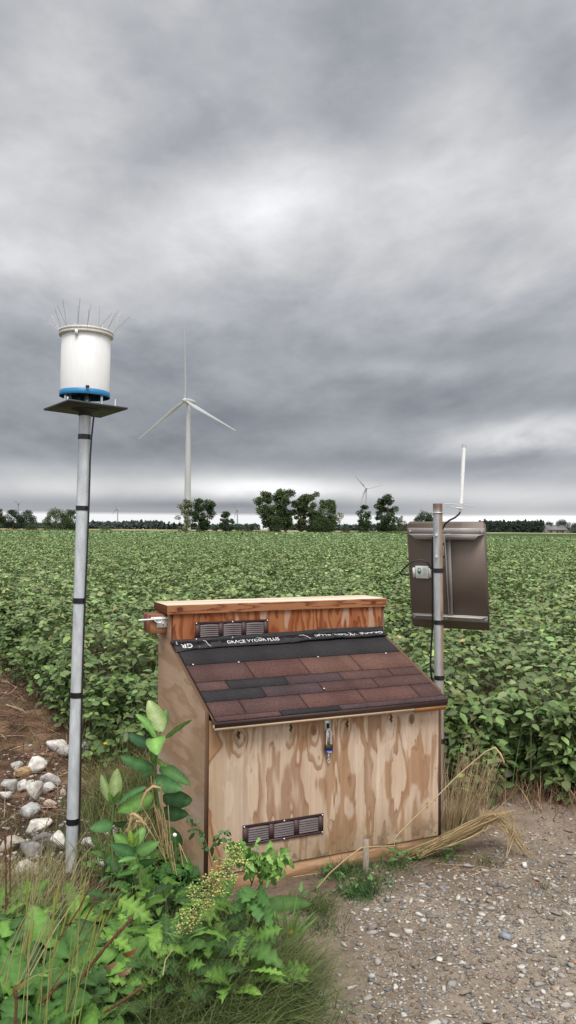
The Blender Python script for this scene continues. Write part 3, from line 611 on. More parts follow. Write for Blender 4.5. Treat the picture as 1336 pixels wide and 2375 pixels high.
# gravel stones
gr = MB(); tmpl = [hull(100+k, 11, 1, .8, .5) for k in range(6)]
def in_shed(x, y, m=.0):
    dx, dy = x-SX, y-SY; u = dx*math.cos(TH)+dy*math.sin(TH); v = -dx*math.sin(TH)+dy*math.cos(TH); return (u > -.02-m) & (u < 1.24+m) & (v > -m) & (v < .77+m)
for k, (tv, tf) in enumerate(tmpl):
    for (N, lo, hi, dens) in ((9500, .0022, .0055, 0), (3300, .0055, .011, 1), (420, .011, .020, 2)):
        x = rng.uniform(-.35, 2.7, N); y = rng.uniform(2.0, 5.6, N)**1.0
        d = fbm(x*1.6+2, y*1.6+7, 3); bound = .12+.25*(fbm(y*2, y*0, 3)-.5)+.12*(y-2.4)
        pr = sstep(-.02, .14, x-bound)*sstep(.30, .55, d+.18)*sstep(4.75, 3.7, y+.2*(d-.5)-.0)*.97+.03
        pr = np.where((x > 1.0) & (y > 4), np.maximum(pr, .08), pr); fl = (y-SY)-.459*(x-SX); pr = pr*np.where(x < 1.0, sstep(.0, -.42, fl+.15*(d-.5)), 1)
        ok = (rng.random(N) < pr) & (~in_shed(x, y, .01)) & (y < yedge(x)+.3)
        x, y = x[ok], y[ok]; n = len(x); s = rng.uniform(lo, hi, n)*np.where(rng.random(n) < .3, 1.3, 1)
        col = np.where(rng.random((n, 1)) < .27, [[.44, .41, .36]], np.where(rng.random((n, 1)) < .5, [[.27, .25, .23]], [[.21, .17, .135]])); col = np.where(rng.random((n, 1)) < .16, [[.165, .16, .155]], col); col = np.where(rng.random((n, 1)) < .008, [[.30, .15, .08]], col)
        col = col*rng.uniform(.72, 1.3, (n, 1)); gr.scatter(tv, [tf], np.stack([x, y, gz(x, y)+s*.12], 1), rotz(rng.uniform(0, 6.28, n)), np.stack([s*rng.uniform(.8, 1.5, n), s, s*rng.uniform(.6, 1.2, n)], 1), col)
tag(gr.build('gravel', M_stone), 'loose grey and white crushed stone scattered over the bare path', 'gravel', kind='stuff')
# individual larger stones on the path
def stone(px, py, wpx, label, col=(.45, .42, .38), seed=1, cat='stone', grp=None, name='stone', flat=.6, asp=1., sink=.25, rz=None):
    p = gp(px, py); s = wpx/F*p[1]/2; V, Fc = hull(seed, 12, 1, .85*asp, flat, 1 if cat == 'rock' else 0); a = random.Random(seed).uniform(0, 3) if rz is None else rz
    c_, s_ = math.cos(a), math.sin(a); V = V@np.array([[c_, s_, 0], [-s_, c_, 0], [0, 0, 1]])*s; n_ = fbm(V[:, 0]/s*4+seed, V[:, 1]/s*4+V[:, 2]/s*5, 4)[:, None]; n_ = n_*1.5-.25
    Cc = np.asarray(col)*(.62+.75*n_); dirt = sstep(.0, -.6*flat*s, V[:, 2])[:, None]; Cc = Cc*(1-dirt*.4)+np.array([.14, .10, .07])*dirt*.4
    o = MB().add(V, [Fc], Cc).build(name, M_stone); o.location = (p[0], p[1], p[2]+s*flat*(1-sink)-s*flat*.15); return tag(o, label, cat, grp)
G = 'larger stones on the gravel path'
for k, (px, py, w, l, c) in enumerate([
    (1218, 2010, 28, 'white angular stone lying just in front of the straw bundle tip', (.62, .60, .55)),
    (742, 2308, 33, 'pale rectangular stone on gravel beside the wiry grass tuft', (.55, .53, .50)),
    (1172, 2176, 40, 'blue-grey flat stone in the middle of the right gravel', (.24, .27, .29)),
    (1190, 2196, 24, 'white blocky stone just below the blue-grey flat stone', (.60, .58, .54)),
    (1020, 2228, 24, 'cream square stone near the centre of the gravel', (.58, .53, .46)),
    (980, 2138, 22, 'white pointed stone in front of the wooden stake on gravel', (.60, .58, .55)),
    (1118, 2124, 26, 'pale flat stone above the blue-grey one on the path', (.50, .47, .43)),
    (1290, 2294, 28, 'tan rounded stone beside a white one near the right edge', (.42, .34, .25)),
    (1262, 2303, 22, 'white wedge stone touching the tan rounded stone', (.58, .56, .52)),
    (864, 2156, 34, 'grey-brown slab stone half sunk in the left of the gravel', (.24, .21, .18)),
    (1304, 2178, 24, 'white oval stone lying alone near the right photo edge', (.60, .57, .53)),
    (862, 2268, 26, 'grey triangular stone in the lower left gravel', (.40, .38, .36))]):
    stone(px, py, w, l, c, seed=40+k, grp=G, flat=.55, sink=.4)
G = 'rocks lying in the ditch'
Wc, Gc, Tc, Dc = (.58, .55, .50), (.36, .345, .32), (.40, .27, .15), (.16, .155, .15)
for k, (px, py, w, l, c, fl, asp) in enumerate([
    (130, 1742, 44, 'white pointed rock leaning at the far left of the pole', Wc, .8, .7), (152, 1752, 44, 'dark-pitted white rock touching the left side of the pole', Gc, .6, 1), (208, 1740, 46, 'white rock just right of the pole in the brown litter', Wc, .6, .9),
    (38, 1786, 30, 'small grey rock beyond the tan slab in the ditch', Gc, .7, 1), (84, 1792, 48, 'rounded white rock behind the flat tan slab', Wc, .75, .9), (57, 1798, 58, 'flat tan slab wedged between white rocks in the ditch', Tc, .35, .8),
    (115, 1824, 44, 'greyish striped rock on the right of the ditch pile', (.45, .43, .41), .8, .9), (27, 1832, 50, 'grey half-shaded rock at the left of the ditch pile', Gc, .7, 1), (52, 1832, 34, 'small white rock beside the grey one in the pile', Wc, .7, 1),
    (77, 1852, 60, 'largest white faceted rock in the middle of the ditch pile', Wc, .75, .9), (108, 1838, 44, 'creased white rock between the striped rock and largest rock', (.52, .50, .47), .6, .9), (10, 1856, 40, 'white rock cut off by the left edge', Wc, .6, 1),
    (118, 1872, 34, 'pinkish tan rock left of the pole below the pile', (.52, .42, .35), .7, .9), (147, 1846, 20, 'small pinkish rock close against the pole', (.46, .38, .33), .8, 1), (72, 1892, 60, 'grey-white rock with a green sprig across it', (.46, .46, .44), .65, 1),
    (86, 1925, 74, 'broad flat white rock below the rock with the sprig', (.56, .53, .47), .45, .8), (104, 1962, 74, 'dark grey smooth rock left of the pole foot', Dc, .5, .8), (70, 1985, 62, 'second dark grey rock lower than the smooth one', (.2, .19, .18), .55, .9),
    (28, 1975, 60, 'brownish grey rock at left edge behind dry grass', (.33, .29, .23), .6, 1), (136, 1975, 56, 'white rock against the pole foot on its left', Wc, .8, .9), (212, 1970, 56, 'white rock just right of the pole foot', (.54, .52, .48), .7, .9),
    (262, 1945, 56, 'long white rock under the big milkweed leaves', (.56, .54, .50), .5, .6), (226, 2015, 46, 'white rock low right of the pole foot among weeds', Wc, .5, 1), (66, 2020, 56, 'mottled pale rock behind the tall dry grass', (.42, .40, .34), .5, 1)]):
    stone(px, py, w*1.38, l, c, seed=200+k, cat='rock', grp=G, name='rock', flat=fl, asp=asp, sink=.3)

rb_ = MB()
for k in range(4):
    tv, tf = hull(300+k, 10, 1, .85, .6); n = 150; px = rng.normal(90, 75, n); py = rng.uniform(1730, 2030, n); P = np.array([gp(a_, b_) for a_, b_ in zip(px, py)]); sc = rng.uniform(.006, .028, n)*(rng.random(n)**.6)
    rb_.scatter(tv, [tf], P+np.array([0, 0, 1.])*sc[:, None]*.2, rotz(rng.uniform(0, 6, n)), sc, np.where(rng.random((n, 1)) < .5, [[.46, .43, .38]], [[.24, .215, .18]])*rng.uniform(.7, 1.2, (n, 1)))
tag(rb_.build('rubble', M_stone), 'small broken stones strewn between the ditch rocks', 'rubble', kind='stuff')
cl_ = MB()
for k in range(4):
    tv, tf = hull(320+k, 9, 1, .85, .6); n = 5200; x = rng.uniform(-4, 2.4, n); y = rng.uniform(2.2, 8.2, n); ok = (~in_shed(x, y, .005)) & (y < yedge(x)+.3) & (rng.random(n) < np.where(x > .5, .35, 1)*np.where((y > 5) & (x > .3), .5, 1)); x, y = x[ok], y[ok]; n = len(x); sc = rng.uniform(.003, .016, n)*rng.random(n)**.7*np.where(x > 0, .6, 1)
    cc = np.where((x > -.25)[:, None], [[.15, .115, .088]], [[.085, .055, .037]])*rng.uniform(.6, 1.5, (n, 1)); cl_.scatter(tv, [tf], np.stack([x, y, gz(x, y)+sc*.1], 1), rotz(rng.uniform(0, 6, n)), sc, cc)
tag(cl_.build('soil_clods', M_stone), 'crumbs and clods of brown soil over the bare ground', 'soil', kind='stuff')
# ================================================================ SOYBEAN FIELD (uncountable -> stuff)
LT = np.array([(0, 0, 0), (-.30, .28, .05), (-.27, .62, .04), (0, 1, -.10), (.27, .62, .04), (.30, .28, .05), (0, .3, -.02), (0, .65, -.03)]); LT[:, 0] *= .98
LTF = [np.array([(0, 6, 1), (2, 7, 3), (0, 5, 6), (7, 4, 3)]), np.array([(1, 6, 7, 2), (6, 5, 4, 7)])]
DT = np.array([(0, 0, 0), (-.36, .42, .06), (0, 1, -.06), (.36, .42, .06)]); DTF = [np.array([(0, 2, 1), (0, 3, 2)])]
soy = MB(); SG = np.array([.155, .212, .080])
def infr(x, y, m=2.2): return np.abs(x) < .50*y+m
def canopy(x, y): return .80+.07*(fbm(x*.9, y*.9, 3)-.5)*2-.10*sstep(9, 5, y)*sstep(.5, 3, np.abs(x)+1)+.10*np.sin(y*2*PI/.76+x*.0)*.0
def trif(N, x, y, h, size, tilt, tv, tf, cbase, colj=.22, outward=0.):
    az = rng.uniform(0, 2*PI, N); up = nrm(np.stack([rng.normal(0, tilt, N), rng.normal(0, tilt, N)-outward, np.ones(N)], 1))
    for k, da in enumerate((0, 2.0, -2.0)):
        a = az+da+rng.normal(0, .15, N); droop = rng.normal(-.28, .28, N); d = nrm(np.stack([np.cos(a), np.sin(a), droop], 1))
        d = nrm(d-up*np.sum(d*up, 1, keepdims=True)*.7); upk = nrm(up+rng.normal(0, .28, (N, 3))); Rm = frames(d, upk)
        p = np.stack([x, y, h], 1)+d*size[:, None]*.12
        soy.scatter(tv, tf, p, Rm, np.stack([size*rng.uniform(.75, 1.05, N), size*(1.1 if k == 0 else .95), size], 1), jit(cbase, N, colj*1.25, .08))
def region(N, y0, y1, xm, cond=None):
    y = rng.uniform(y0, y1, N); x = rng.uniform(-xm, xm, N); ok = (y > yedge(x)+.05*rng.normal(0, 1, N)) & infr(x, y); return x[ok], y[ok]
# near volume
x, y = region(52000, 4.2, 9.5, 6.8); ok = ~in_shed(x, y, .12); x, y = x[ok], y[ok]; x = x[:]; N = len(x)
dist = y-yedge(x); edge = dist < .7; top = canopy(x, y); h = np.where(edge, .10+(top-.12)*rng.random(N)**.75, top-.02-.42*rng.random(N)**1.6)
h = h-np.where(dist < .35, (.35-dist)*.6*rng.random(N), 0); keep = (h > .06) & (fbm(x*3.1+3, y*3.1+h*3, 3) > .36); x, y, h = x[keep], y[keep], h[keep]; N = len(x); print('near tri', N)
keep = rng.random(N) < .62; x, y, h = x[keep], y[keep], h[keep]; N = len(x)
low = sstep(.75, .2, h)[:, None]; cb = SG
trif(N, x, y, h+gz(x, y), rng.uniform(.05, .088, N), .42, LT, LTF, cb, .24, outward=.15)
# paler and yellowing leaves
k = rng.choice(N, N//14); trif(len(k), x[k], y[k], h[k]+.04, rng.uniform(.06, .10, len(k)), .5, LT, LTF, (.19, .25, .07), .2)
k = rng.choice(N, N//160); trif(len(k), x[k], y[k], h[k], rng.uniform(.05, .08, len(k)), .6, LT, LTF, (.36, .24, .10), .3)
# low foliage spilling over the near edge
Nn = 5200; x = np.concatenate([rng.uniform(.95, 3.0, Nn), rng.uniform(-3.6, -.5, Nn)]); y = yedge(x)+rng.normal(.10, .16, 2*Nn); ok = ~in_shed(x, y, .08) & (fbm(x*3.5+1, y*3.5, 3) > .44); x, y = x[ok], y[ok]; Nn = len(x); h = .04+.5*rng.random(Nn)**1.2
trif(Nn, x, y, h+gz(x, y), rng.uniform(.045, .09, Nn), .5, LT, LTF, SG*np.array([.78, .86, .74]), .25, outward=.35)
# mid range
x, y = region(190000, 9.5, 24, 14.5); N = len(x); top = canopy(x, y); h = top-.30*rng.random(N)**1.6; h = np.where(y-yedge(x) < .8, .1+top*rng.random(N)*.9, h)
keep = (fbm(x*2.4+3, y*2.4, 3)+.25*rng.random(N) > .42); x, y, h = x[keep], y[keep], h[keep]; k = rng.random(len(x)) < .62; x, y, h = x[k], y[k], h[k]; N = len(x)
trif(N, x, y, h, rng.uniform(.05, .088, N), .5, DT, DTF, SG*1.05, .3); k = rng.choice(N, N//12); trif(len(k), x[k], y[k], h[k]+.03, rng.uniform(.07, .1, len(k)), .5, DT, DTF, (.21, .27, .10), .2)
def single(N, y0, y1, s0, s1, tilt, c):
    u = rng.random(N); y = np.sqrt(y0**2+u*(y1**2-y0**2)); x = rng.uniform(-1, 1, N)*(.50*y+3); ok = y > yedge(x); x, y = x[ok], y[ok]; N = len(x)
    h = canopy(x, y)-.18*rng.random(N)**1.5+.03; a = rng.uniform(0, 6.28, N); up = nrm(np.stack([rng.normal(0, tilt, N), rng.normal(0, tilt, N), np.ones(N)], 1)); d = np.stack([np.cos(a), np.sin(a), rng.normal(-.1, .3, N)], 1)
    s = rng.uniform(s0, s1, N); soy.scatter(DT, DTF, np.stack([x, y, h], 1), frames(d, up), np.stack([s, s, s], 1), jit(c, N, .28, .06)*np.where(rng.random((N, 1)) < .08, 1.7, 1))
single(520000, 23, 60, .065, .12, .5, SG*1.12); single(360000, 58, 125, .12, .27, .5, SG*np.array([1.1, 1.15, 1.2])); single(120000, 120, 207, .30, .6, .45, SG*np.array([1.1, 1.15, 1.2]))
# under-canopy sheet for the distance
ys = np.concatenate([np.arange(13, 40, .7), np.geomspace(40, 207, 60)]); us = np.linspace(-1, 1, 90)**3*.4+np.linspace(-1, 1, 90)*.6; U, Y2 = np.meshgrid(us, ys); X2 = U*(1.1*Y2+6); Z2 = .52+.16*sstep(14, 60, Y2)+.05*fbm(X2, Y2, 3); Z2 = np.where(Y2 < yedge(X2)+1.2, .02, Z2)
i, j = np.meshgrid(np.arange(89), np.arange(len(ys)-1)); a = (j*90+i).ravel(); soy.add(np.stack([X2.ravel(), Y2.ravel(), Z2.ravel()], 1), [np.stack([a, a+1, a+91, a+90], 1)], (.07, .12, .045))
# stems and petioles
x, y = region(9000, 4.3, 8.5, 4.5); ok = (y-yedge(x) < 1.2) & ~in_shed(x, y, .1); x, y = x[ok], y[ok]; N = len(x)
blades(soy, np.stack([x, y, gz(x, y)], 1), rng.uniform(.4, .78, N), rng.uniform(0, 6.28, N), rng.uniform(0, .35, N), rng.uniform(-.3, .3, N), rng.uniform(.003, .006, N), jit((.13, .17, .06), N), 4)
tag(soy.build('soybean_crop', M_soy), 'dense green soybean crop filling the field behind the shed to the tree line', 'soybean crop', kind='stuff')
# brown stubble along the right field edge
st = MB(); N = 2600; x = np.concatenate([rng.uniform(.95, 3.2, N), rng.uniform(-4.5, -.3, N//5)]); N = len(x); y = yedge(x)+rng.normal(-.05, .13, N)+np.where(x < 0, .25, 0); ok = ~in_shed(x, y, .03); x, y = x[ok], y[ok]; N = len(x)
blades(st, np.stack([x, y, gz(x, y)], 1), rng.uniform(.05, .20, N), rng.uniform(0, 6.28, N), rng.uniform(0, .8, N), rng.uniform(0, .7, N), rng.uniform(.002, .005, N), jit((.25, .165, .10), N, .4), 3)
tag(st.build('stubble', M_dry), 'brown dried stems standing along the ragged near edge of the soybean field', 'stubble', kind='stuff')

# ================================================================ FAR COUNTRY
ff = MB()
def slab(x0, x1, y0, y1, z, top, front, nx=160):
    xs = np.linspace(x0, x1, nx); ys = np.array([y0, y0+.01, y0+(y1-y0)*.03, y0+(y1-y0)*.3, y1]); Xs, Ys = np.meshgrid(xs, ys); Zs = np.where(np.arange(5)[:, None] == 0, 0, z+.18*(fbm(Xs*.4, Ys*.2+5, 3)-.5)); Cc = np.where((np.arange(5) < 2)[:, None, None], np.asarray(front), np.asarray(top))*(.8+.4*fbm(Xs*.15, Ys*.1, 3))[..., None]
    i, j = np.meshgrid(np.arange(nx-1), np.arange(4)); a = (j*nx+i).ravel(); return np.stack([Xs.ravel(), Ys.ravel(), Zs.ravel()], 1), [np.stack([a, a+1, a+nx+1, a+nx], 1)], Cc.reshape(-1, 3)
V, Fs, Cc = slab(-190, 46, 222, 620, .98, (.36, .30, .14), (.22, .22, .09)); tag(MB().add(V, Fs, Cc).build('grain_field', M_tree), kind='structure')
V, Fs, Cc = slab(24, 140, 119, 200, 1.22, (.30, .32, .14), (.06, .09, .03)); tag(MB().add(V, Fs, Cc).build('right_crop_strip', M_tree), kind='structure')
vg = MB(); N = 26000; x = rng.uniform(-130, 60, N); y = rng.uniform(209, 221, N); keep = fbm(x*.12, x*0, 3)+.1*rng.random(N) > .42; x, y = x[keep], y[keep]; N = len(x)
blades(vg, np.stack([x, y, np.zeros(N)], 1), rng.uniform(.5, 1.25, N)*(.7+.8*fbm(x*.1, x*0, 3)), rng.uniform(0, 6.28, N), rng.uniform(0, .6, N), rng.uniform(0, .5, N), rng.uniform(.10, .25, N), jit((.10, .13, .05), N, .3), 2)
tag(vg.build('roadside_grass', M_tree), 'rough grass verge between the soybean field and the far trees', 'grass', kind='stuff')
# mass woods on the horizon
def woods(name, label, segs, Y, col, quad, N, conifer=False):
    mb = MB(); xs = []; zs = []
    for (xa, xb, ya, yb) in segs:
        n = int(N*(xb-xa)/sum(s[1]-s[0] for s in segs)); px = rng.uniform(xa, xb, n)
        if conifer: prof = ya+(yb-ya)*.5*np.abs(((px*.155+.3*np.sin(px*.5)) % 1)-.5)*2+4*(fbm(px*.05, px*0, 2)-.5)
        else: prof = ya+(yb-ya)*.45*fbm(px*.22, px*0, 3)
        py = yb-(yb-prof)*rng.random(n)**.75; P = np.array([at(a_, b_, Y) for a_, b_ in zip(px, py)]); P[:, 1] += rng.uniform(0, 12, n); xs.append(P)
    P = np.concatenate(xs); N = len(P); a = rng.uniform(0, 6.28, N); d = np.stack([np.cos(a), rng.normal(0, .5, N), np.sin(a)], 1); up = nrm(np.stack([rng.normal(0, .4, N), -np.ones(N), rng.normal(.4, .4, N)], 1)); s = rng.uniform(.6, 1.3, N)*quad
    mb.scatter(DT, DTF, P, frames(d, up), np.stack([s, s, s], 1), jit(col, N, .3, .05)); return tag(mb.build(name, M_tree), label, 'woods', kind='stuff')
woods('distant_woods', 'low dark blue-green woods along the horizon behind the tan field', [(205, 372, 1210, 1224), (-60, 205, 1216, 1223), (485, 600, 1219, 1226), (640, 960, 1220, 1227), (372, 485, 1219, 1225)], 900, (.045, .065, .055), 3.6, 9000)
woods('conifer_row', 'dark jagged row of conifers on the right horizon beside the solar panel', [(1118, 1262, 1208, 1234)], 560, (.018, .030, .020), 1.9, 9000, True)
# trees as individuals
def tree(label, px, ytop, ybase, wpx, Y, seed, col=(.065, .10, .035), trunk=.22, dens=1., crown='round', group='trees beyond the soybean field', name='tree', cat='tree', gap=.0):
    r = np.random.default_rng(seed); b = at(px, ybase, Y); b[2] = 0; top = at(px, ytop, Y)[2]; Ht = top; W = wpx/F*Y; T = empty(name, tuple(b)); tag(T, label, cat, group)
    nb = int(44*max(.6, W/Ht)+12); blobs = []
    for _ in range(nb*40):
        if len(blobs) >= nb: break
        u = r.random(); a = r.uniform(0, 6.28)
        if crown == 'round': env = math.sin(PI*min(1, (u*.80+.16)))**.62
        elif crown == 'flare': env = math.sin(PI*min(1, (u*.62+.20)))**.7*(.35+.65*u)*1.3
        elif crown == 'cone': env = (1-u)**.8+.06
        else: env = 1
        if crown == 'flare': env = max(env, .42)
        q = np.array([math.cos(a)*env*W*.50*math.sqrt(r.random()), math.sin(a)*env*W*.42*math.sqrt(r.random()), Ht*(trunk+(1-trunk)*u*.93)])
        rb = W*r.uniform(.085, .15)*(1 if crown != 'cone' else .7)
        if all(np.linalg.norm(q-o[0]) > .55*rb for o in blobs): blobs.append((q, rb))
    tk = MB(); tr = max(.12, Ht*.022); tp = np.array([r.normal(0, W*.02), 0, Ht*.62]); tk.tube([(0, 0, -.3), tp*.35, tp*.7+np.array([r.normal(0, .15), 0, 0]), tp], [tr*1.3, tr, tr*.7, tr*.3], 7)
    for q, rb in blobs[::2]:
        s0 = tp*np.clip(q[2]/Ht*.75, .12, .85); m = (s0+q)/2+np.array([0, 0, -.05*Ht]); tk.tube([s0, m, q], [tr*.38, tr*.22, tr*.06], 5)
    tk.build('trunk', M_bark, T)
    cr = MB(); per = int(150*dens); P = []; Cc = []
    for q, rb in blobs:
        v = nrm(r.normal(0, 1, (per, 3))); rad = rb*(.45+.75*r.random(per)**.7); P.append(q+v*rad[:, None]*np.array([1.15, 1.1, .95])); Cc.append(np.tile(np.asarray(col)*r.uniform(.7, 1.35), (per, 1))*np.exp(r.normal(0, .22, (per, 1))))
    P = np.concatenate(P); Cc = np.concatenate(Cc); ok = P[:, 2] > Ht*.06; P, Cc = P[ok], Cc[ok]; n = len(P); a = r.uniform(0, 6.28, n); s = r.uniform(.8, 1.5, n)*Ht*.030
    mb_d = np.stack([np.cos(a), np.sin(a), r.normal(0, .6, n)], 1); up = nrm(np.stack([r.normal(0, .7, n), r.normal(-.2, .7, n), r.normal(.5, .6, n)], 1)); cr.scatter(DT, DTF, P, frames(mb_d, up), np.stack([s, s, s], 1), Cc); cr.build('crown', M_tree, T); return T
DK, MD, LG = (.055, .085, .034), (.085, .12, .044), (.17, .20, .10)
tree('dark tree cut off by the left edge of the view', -6, 1176, 1228, 38, 230, 1, DK)
tree('darker leftmost tree of the low clump behind the first bushes', 30, 1183, 1227, 44, 232, 2, (.04, .065, .04)); tree('grey-green tree on the right of the low left clump', 63, 1183, 1227, 44, 234, 3, (.05, .075, .045))
tree('bushy spreading tree immediately left of the gauge pole', 130, 1180, 1229, 54, 226, 4, MD, trunk=.08); tree('darker tree half hidden behind the gauge pole', 163, 1181, 1230, 46, 228, 5, DK, trunk=.08)
tree('thin pale leafy tree in front of the large turbine tower', 432, 1152, 1231, 44, 222, 6, LG, dens=.55, trunk=.1); tree('dense dark tree right of the large turbine tower', 470, 1156, 1232, 52, 220, 7, (.045, .08, .025), dens=1.5, trunk=.14, crown='flare')
tree('small round tree standing alone between turbine tower and tall grove', 526, 1184, 1231, 36, 222, 8, (.055, .095, .035), trunk=.06, dens=1.2)
for (l, px, yt, w, s, c, cr_) in (('leftmost tall cottonwood of the central grove', 627, 1134, 60, 9, MD, 'flare'), ('broad tallest cottonwood second in the central grove', 662, 1131, 58, 10, (.065, .10, .034), 'flare'), ('slim paler cottonwood in the middle of the grove', 697, 1146, 34, 11, (.10, .125, .05), 'flare'),
    ('bushy cottonwood right of the slim paler one', 724, 1140, 54, 12, (.075, .105, .035), 'flare'), ('rightmost lower cottonwood of the central grove', 764, 1160, 56, 13, (.085, .12, .04), 'round')): tree(l, px, yt, 1233, w, 224, s, c, trunk=.13, dens=1.35, crown=cr_, gap=.1)
tree('low dark understorey tree at the foot of the central grove', 643, 1196, 1233, 34, 221, 14, DK, trunk=.05); tree('low shrubby tree under the right of the grove', 742, 1194, 1233, 60, 222, 15, DK, trunk=.03)
tree('shorter tree directly left of the tall tree near the solar panel', 843, 1169, 1232, 36, 223, 16, (.05, .085, .03), trunk=.1); tree('tall oval tree standing left of the solar panel', 896, 1145, 1232, 54, 221, 17, DK, trunk=.1, dens=1.4)
tree('wispy small tree beside the edge of the solar panel', 930, 1195, 1233, 26, 226, 18, (.10, .115, .06), dens=.5, trunk=.15); tree('round distant tree just above the solar panel left of the mast', 986, 1186, 1233, 44, 240, 19, (.04, .065, .03), dens=1.4)
for (l, px, yt, w, s) in (('pale leafy tree at the right end of the conifer row', 1275, 1209, 26, 20), ('large rounded dark tree behind the farmhouse', 1306, 1205, 42, 21), ('smaller tree right of the farmhouse at the right edge', 1334, 1214, 34, 22)): tree(l, px, yt, 1236, w, 430, s, (.05, .072, .045), trunk=.05, dens=1.2, group='trees around the farmhouse')
for k, (l, px, yt, w) in enumerate((('first small spruce right of the distant woods', 369, 1208, 9), ('second small spruce with a narrow tip on the horizon', 381, 1210, 8), ('third small spruce in the horizon row', 392, 1208, 10), ('broad fourth spruce in the horizon row', 404, 1210, 13), ('fifth spruce nearest the large turbine tower', 417, 1211, 12))):
    tree(l, px, yt, 1224, w*1.3, 520, 30+k, (.025, .04, .025), trunk=.02, crown='cone', group='small spruces on the horizon', name='spruce_tree', cat='spruce')
for k, (l, px, yt, w, c) in enumerate((('low round bush in front of the left tree clump', 74, 1215, 32, DK), ('pale bush between the clump and the spreading tree', 107, 1221, 18, MD), ('small bush right of the dense dark tree', 500, 1218, 16, MD), ('tiny dark bush right of the lone round tree', 553, 1219, 16, DK),
    ('sparse shrub right of the small grey turbine', 572, 1214, 22, (.08, .10, .05)), ('small conical dark shrub left of the grove', 585, 1214, 12, DK), ('low bush between grove and shorter tree', 800, 1222, 26, DK), ('bush at the foot of the tall oval tree', 912, 1219, 30, MD), ('spreading hedge bush behind the far verge', 245, 1221, 30, MD))):
    tree(l, px, yt, 1231, w, 224, 50+k, c, trunk=.02, dens=.8, group='bushes along the far verge', name='bush', cat='bush')
# farmhouse
hb = at(1292, 1236, 425); fh = empty('farmhouse', (hb[0], hb[1], 0)); tag(fh, 'small pale farmhouse with grey gable roof among trees on the right horizon', 'house')
MB().box((-5, 0, 0), (5, 7, 2.6)).prism([(-5, 0, 2.6), (-5, 7, 2.6), (-5, 3.5, 4.7)], (10, 0, 0)).build('wall', mat('pale_siding', (.30, .285, .26), .8, var=.1, scale=1), fh)
MB().prism([(-5.4, -.6, 2.35), (-5.4, 3.5, 5.0), (-5.4, 7.6, 2.35), (-5.4, 7.6, 2.2), (-5.4, 3.5, 4.8), (-5.4, -.6, 2.2)], (10.8, 0, 0)).build('roof', mat('grey_roof', (.16, .16, .165), .8, var=.1), fh)
for x in (-3.2, 0.2, 3.0): MB().box((x-.5, -.05, .9), (x+.5, .02, 2.0)).build('window', mat('dark_glass', (.04, .05, .055), .15), fh)
MB().box((1.2, -.06, 0), (2.1, .02, 2.05)).build('door', mat('door_paint', (.12, .08, .06), .6), fh)

# ================================================================ WIND TURBINES
def turbine(label, base_px, hub_px, Y, R, psi, rot, m, det=True, bw=1., tw=1.):
    hb = at(*hub_px, Y); bx = at(base_px, 1226, Y)[0]; b = np.array([bx, Y, 0]); T = empty('wind_turbine', tuple(b)); tag(T, label, 'wind turbine', 'wind turbines beyond the field')
    Hh = hb[2]; k = Hh/80
    MB().tube([(0, 0, -2), (0, 0, Hh*.30), (0, 0, Hh*.62), (0, 0, Hh-.8)], [2.05*k*tw, 1.95*k*tw, 1.75*k*tw, 1.15*k*tw], 20 if det else 8).build('tower', m, T, smooth=True)
    fd = np.array([-math.sin(psi), -math.cos(psi), 0]); rt = np.array([math.cos(psi), -math.sin(psi), 0]); up = np.array([0, 0, 1.]); hc = np.array([0, 0, Hh])+fd*3.6*k
    q = MB(); o = np.array([0, 0, Hh]); pr = [(-5.6, 1.3, 1.5), (-4, 1.7, 1.9), (0, 1.9, 2.0), (2.6, 1.6, 1.7)]
    q.tube([o+fd*a_*k for a_, _, _ in pr], [r_*k for _, r_, _ in pr], 12); q.build('nacelle', m, T, smooth=det)
    MB().tube([hc-fd*1.0*k, hc+fd*.2*k, hc+fd*1.3*k, hc+fd*2.0*k], [1.5*k, 1.75*k, 1.2*k, .25*k], 14).build('hub', m, T, smooth=True)
    if det: MB().tube([hc-fd*1.35*k, hc-fd*1.0*k], 1.3*k, 14).build('hub_collar', M_hole, T)
    for j in range(3):
        a_ = rot+j*2*PI/3; dv = up*math.cos(a_)+rt*math.sin(a_); ch_ = np.cross(dv, fd); P = []; n = 14; prof = [(.02, .8, .8), (.06, .85, .8), (.12, 1.15, .55), (.22, 1.5, .4), (.35, 1.2, .3), (.5, .95, .22), (.7, .68, .14), (.88, .52, .12), (.97, .38, .08), (1, .08, .03)]
        V = []
        for (t, c_, th_) in prof:
            tw_ = math.radians(35*(1-t)**2+8); cd = ch_*math.cos(tw_)+fd*math.sin(tw_); td = np.cross(dv, cd); an_ = np.arange(n)*2*PI/n; cen = hc+dv*R*t+ch_*(c_-.9)*.35*k*bw
            V.append(cen+(np.cos(an_)*c_*k*bw)[:, None]*cd+(np.sin(an_)*th_*k*bw)[:, None]*td)
        jj = np.arange(n); Fq = np.concatenate([np.stack([i_*n+jj, i_*n+(jj+1) % n, (i_+1)*n+(jj+1) % n, (i_+1)*n+jj], 1) for i_ in range(len(prof)-1)])
        MB().add(np.concatenate(V), [Fq, np.array([(len(prof)-1)*n+jj])]).build('blade', m, T, smooth=True)
    return T
turbine('large white wind turbine rising behind the two trees left of centre', 434.5, (429.5, 931), 503, 43.2, .52, math.radians(-1), M_turb, True, .8)
turbine('pale turbine above the shorter tree left of the solar panel', 849, (849, 1133), 1500, 33.5, .3, math.radians(-40), M_turb, False, 1.15)
turbine('small grey turbine just right of the lone round tree', 550.5, (550, 1182), 3300, 38, .45, math.radians(-38), M_turb_far, False, 1.5, 1.4)
turbine('faint turbine between the gauge pole and the large turbine', 272.5, (272, 1179), 3300, 33, .5, math.radians(-14), M_turb_far, False, 1.4, 1.2)
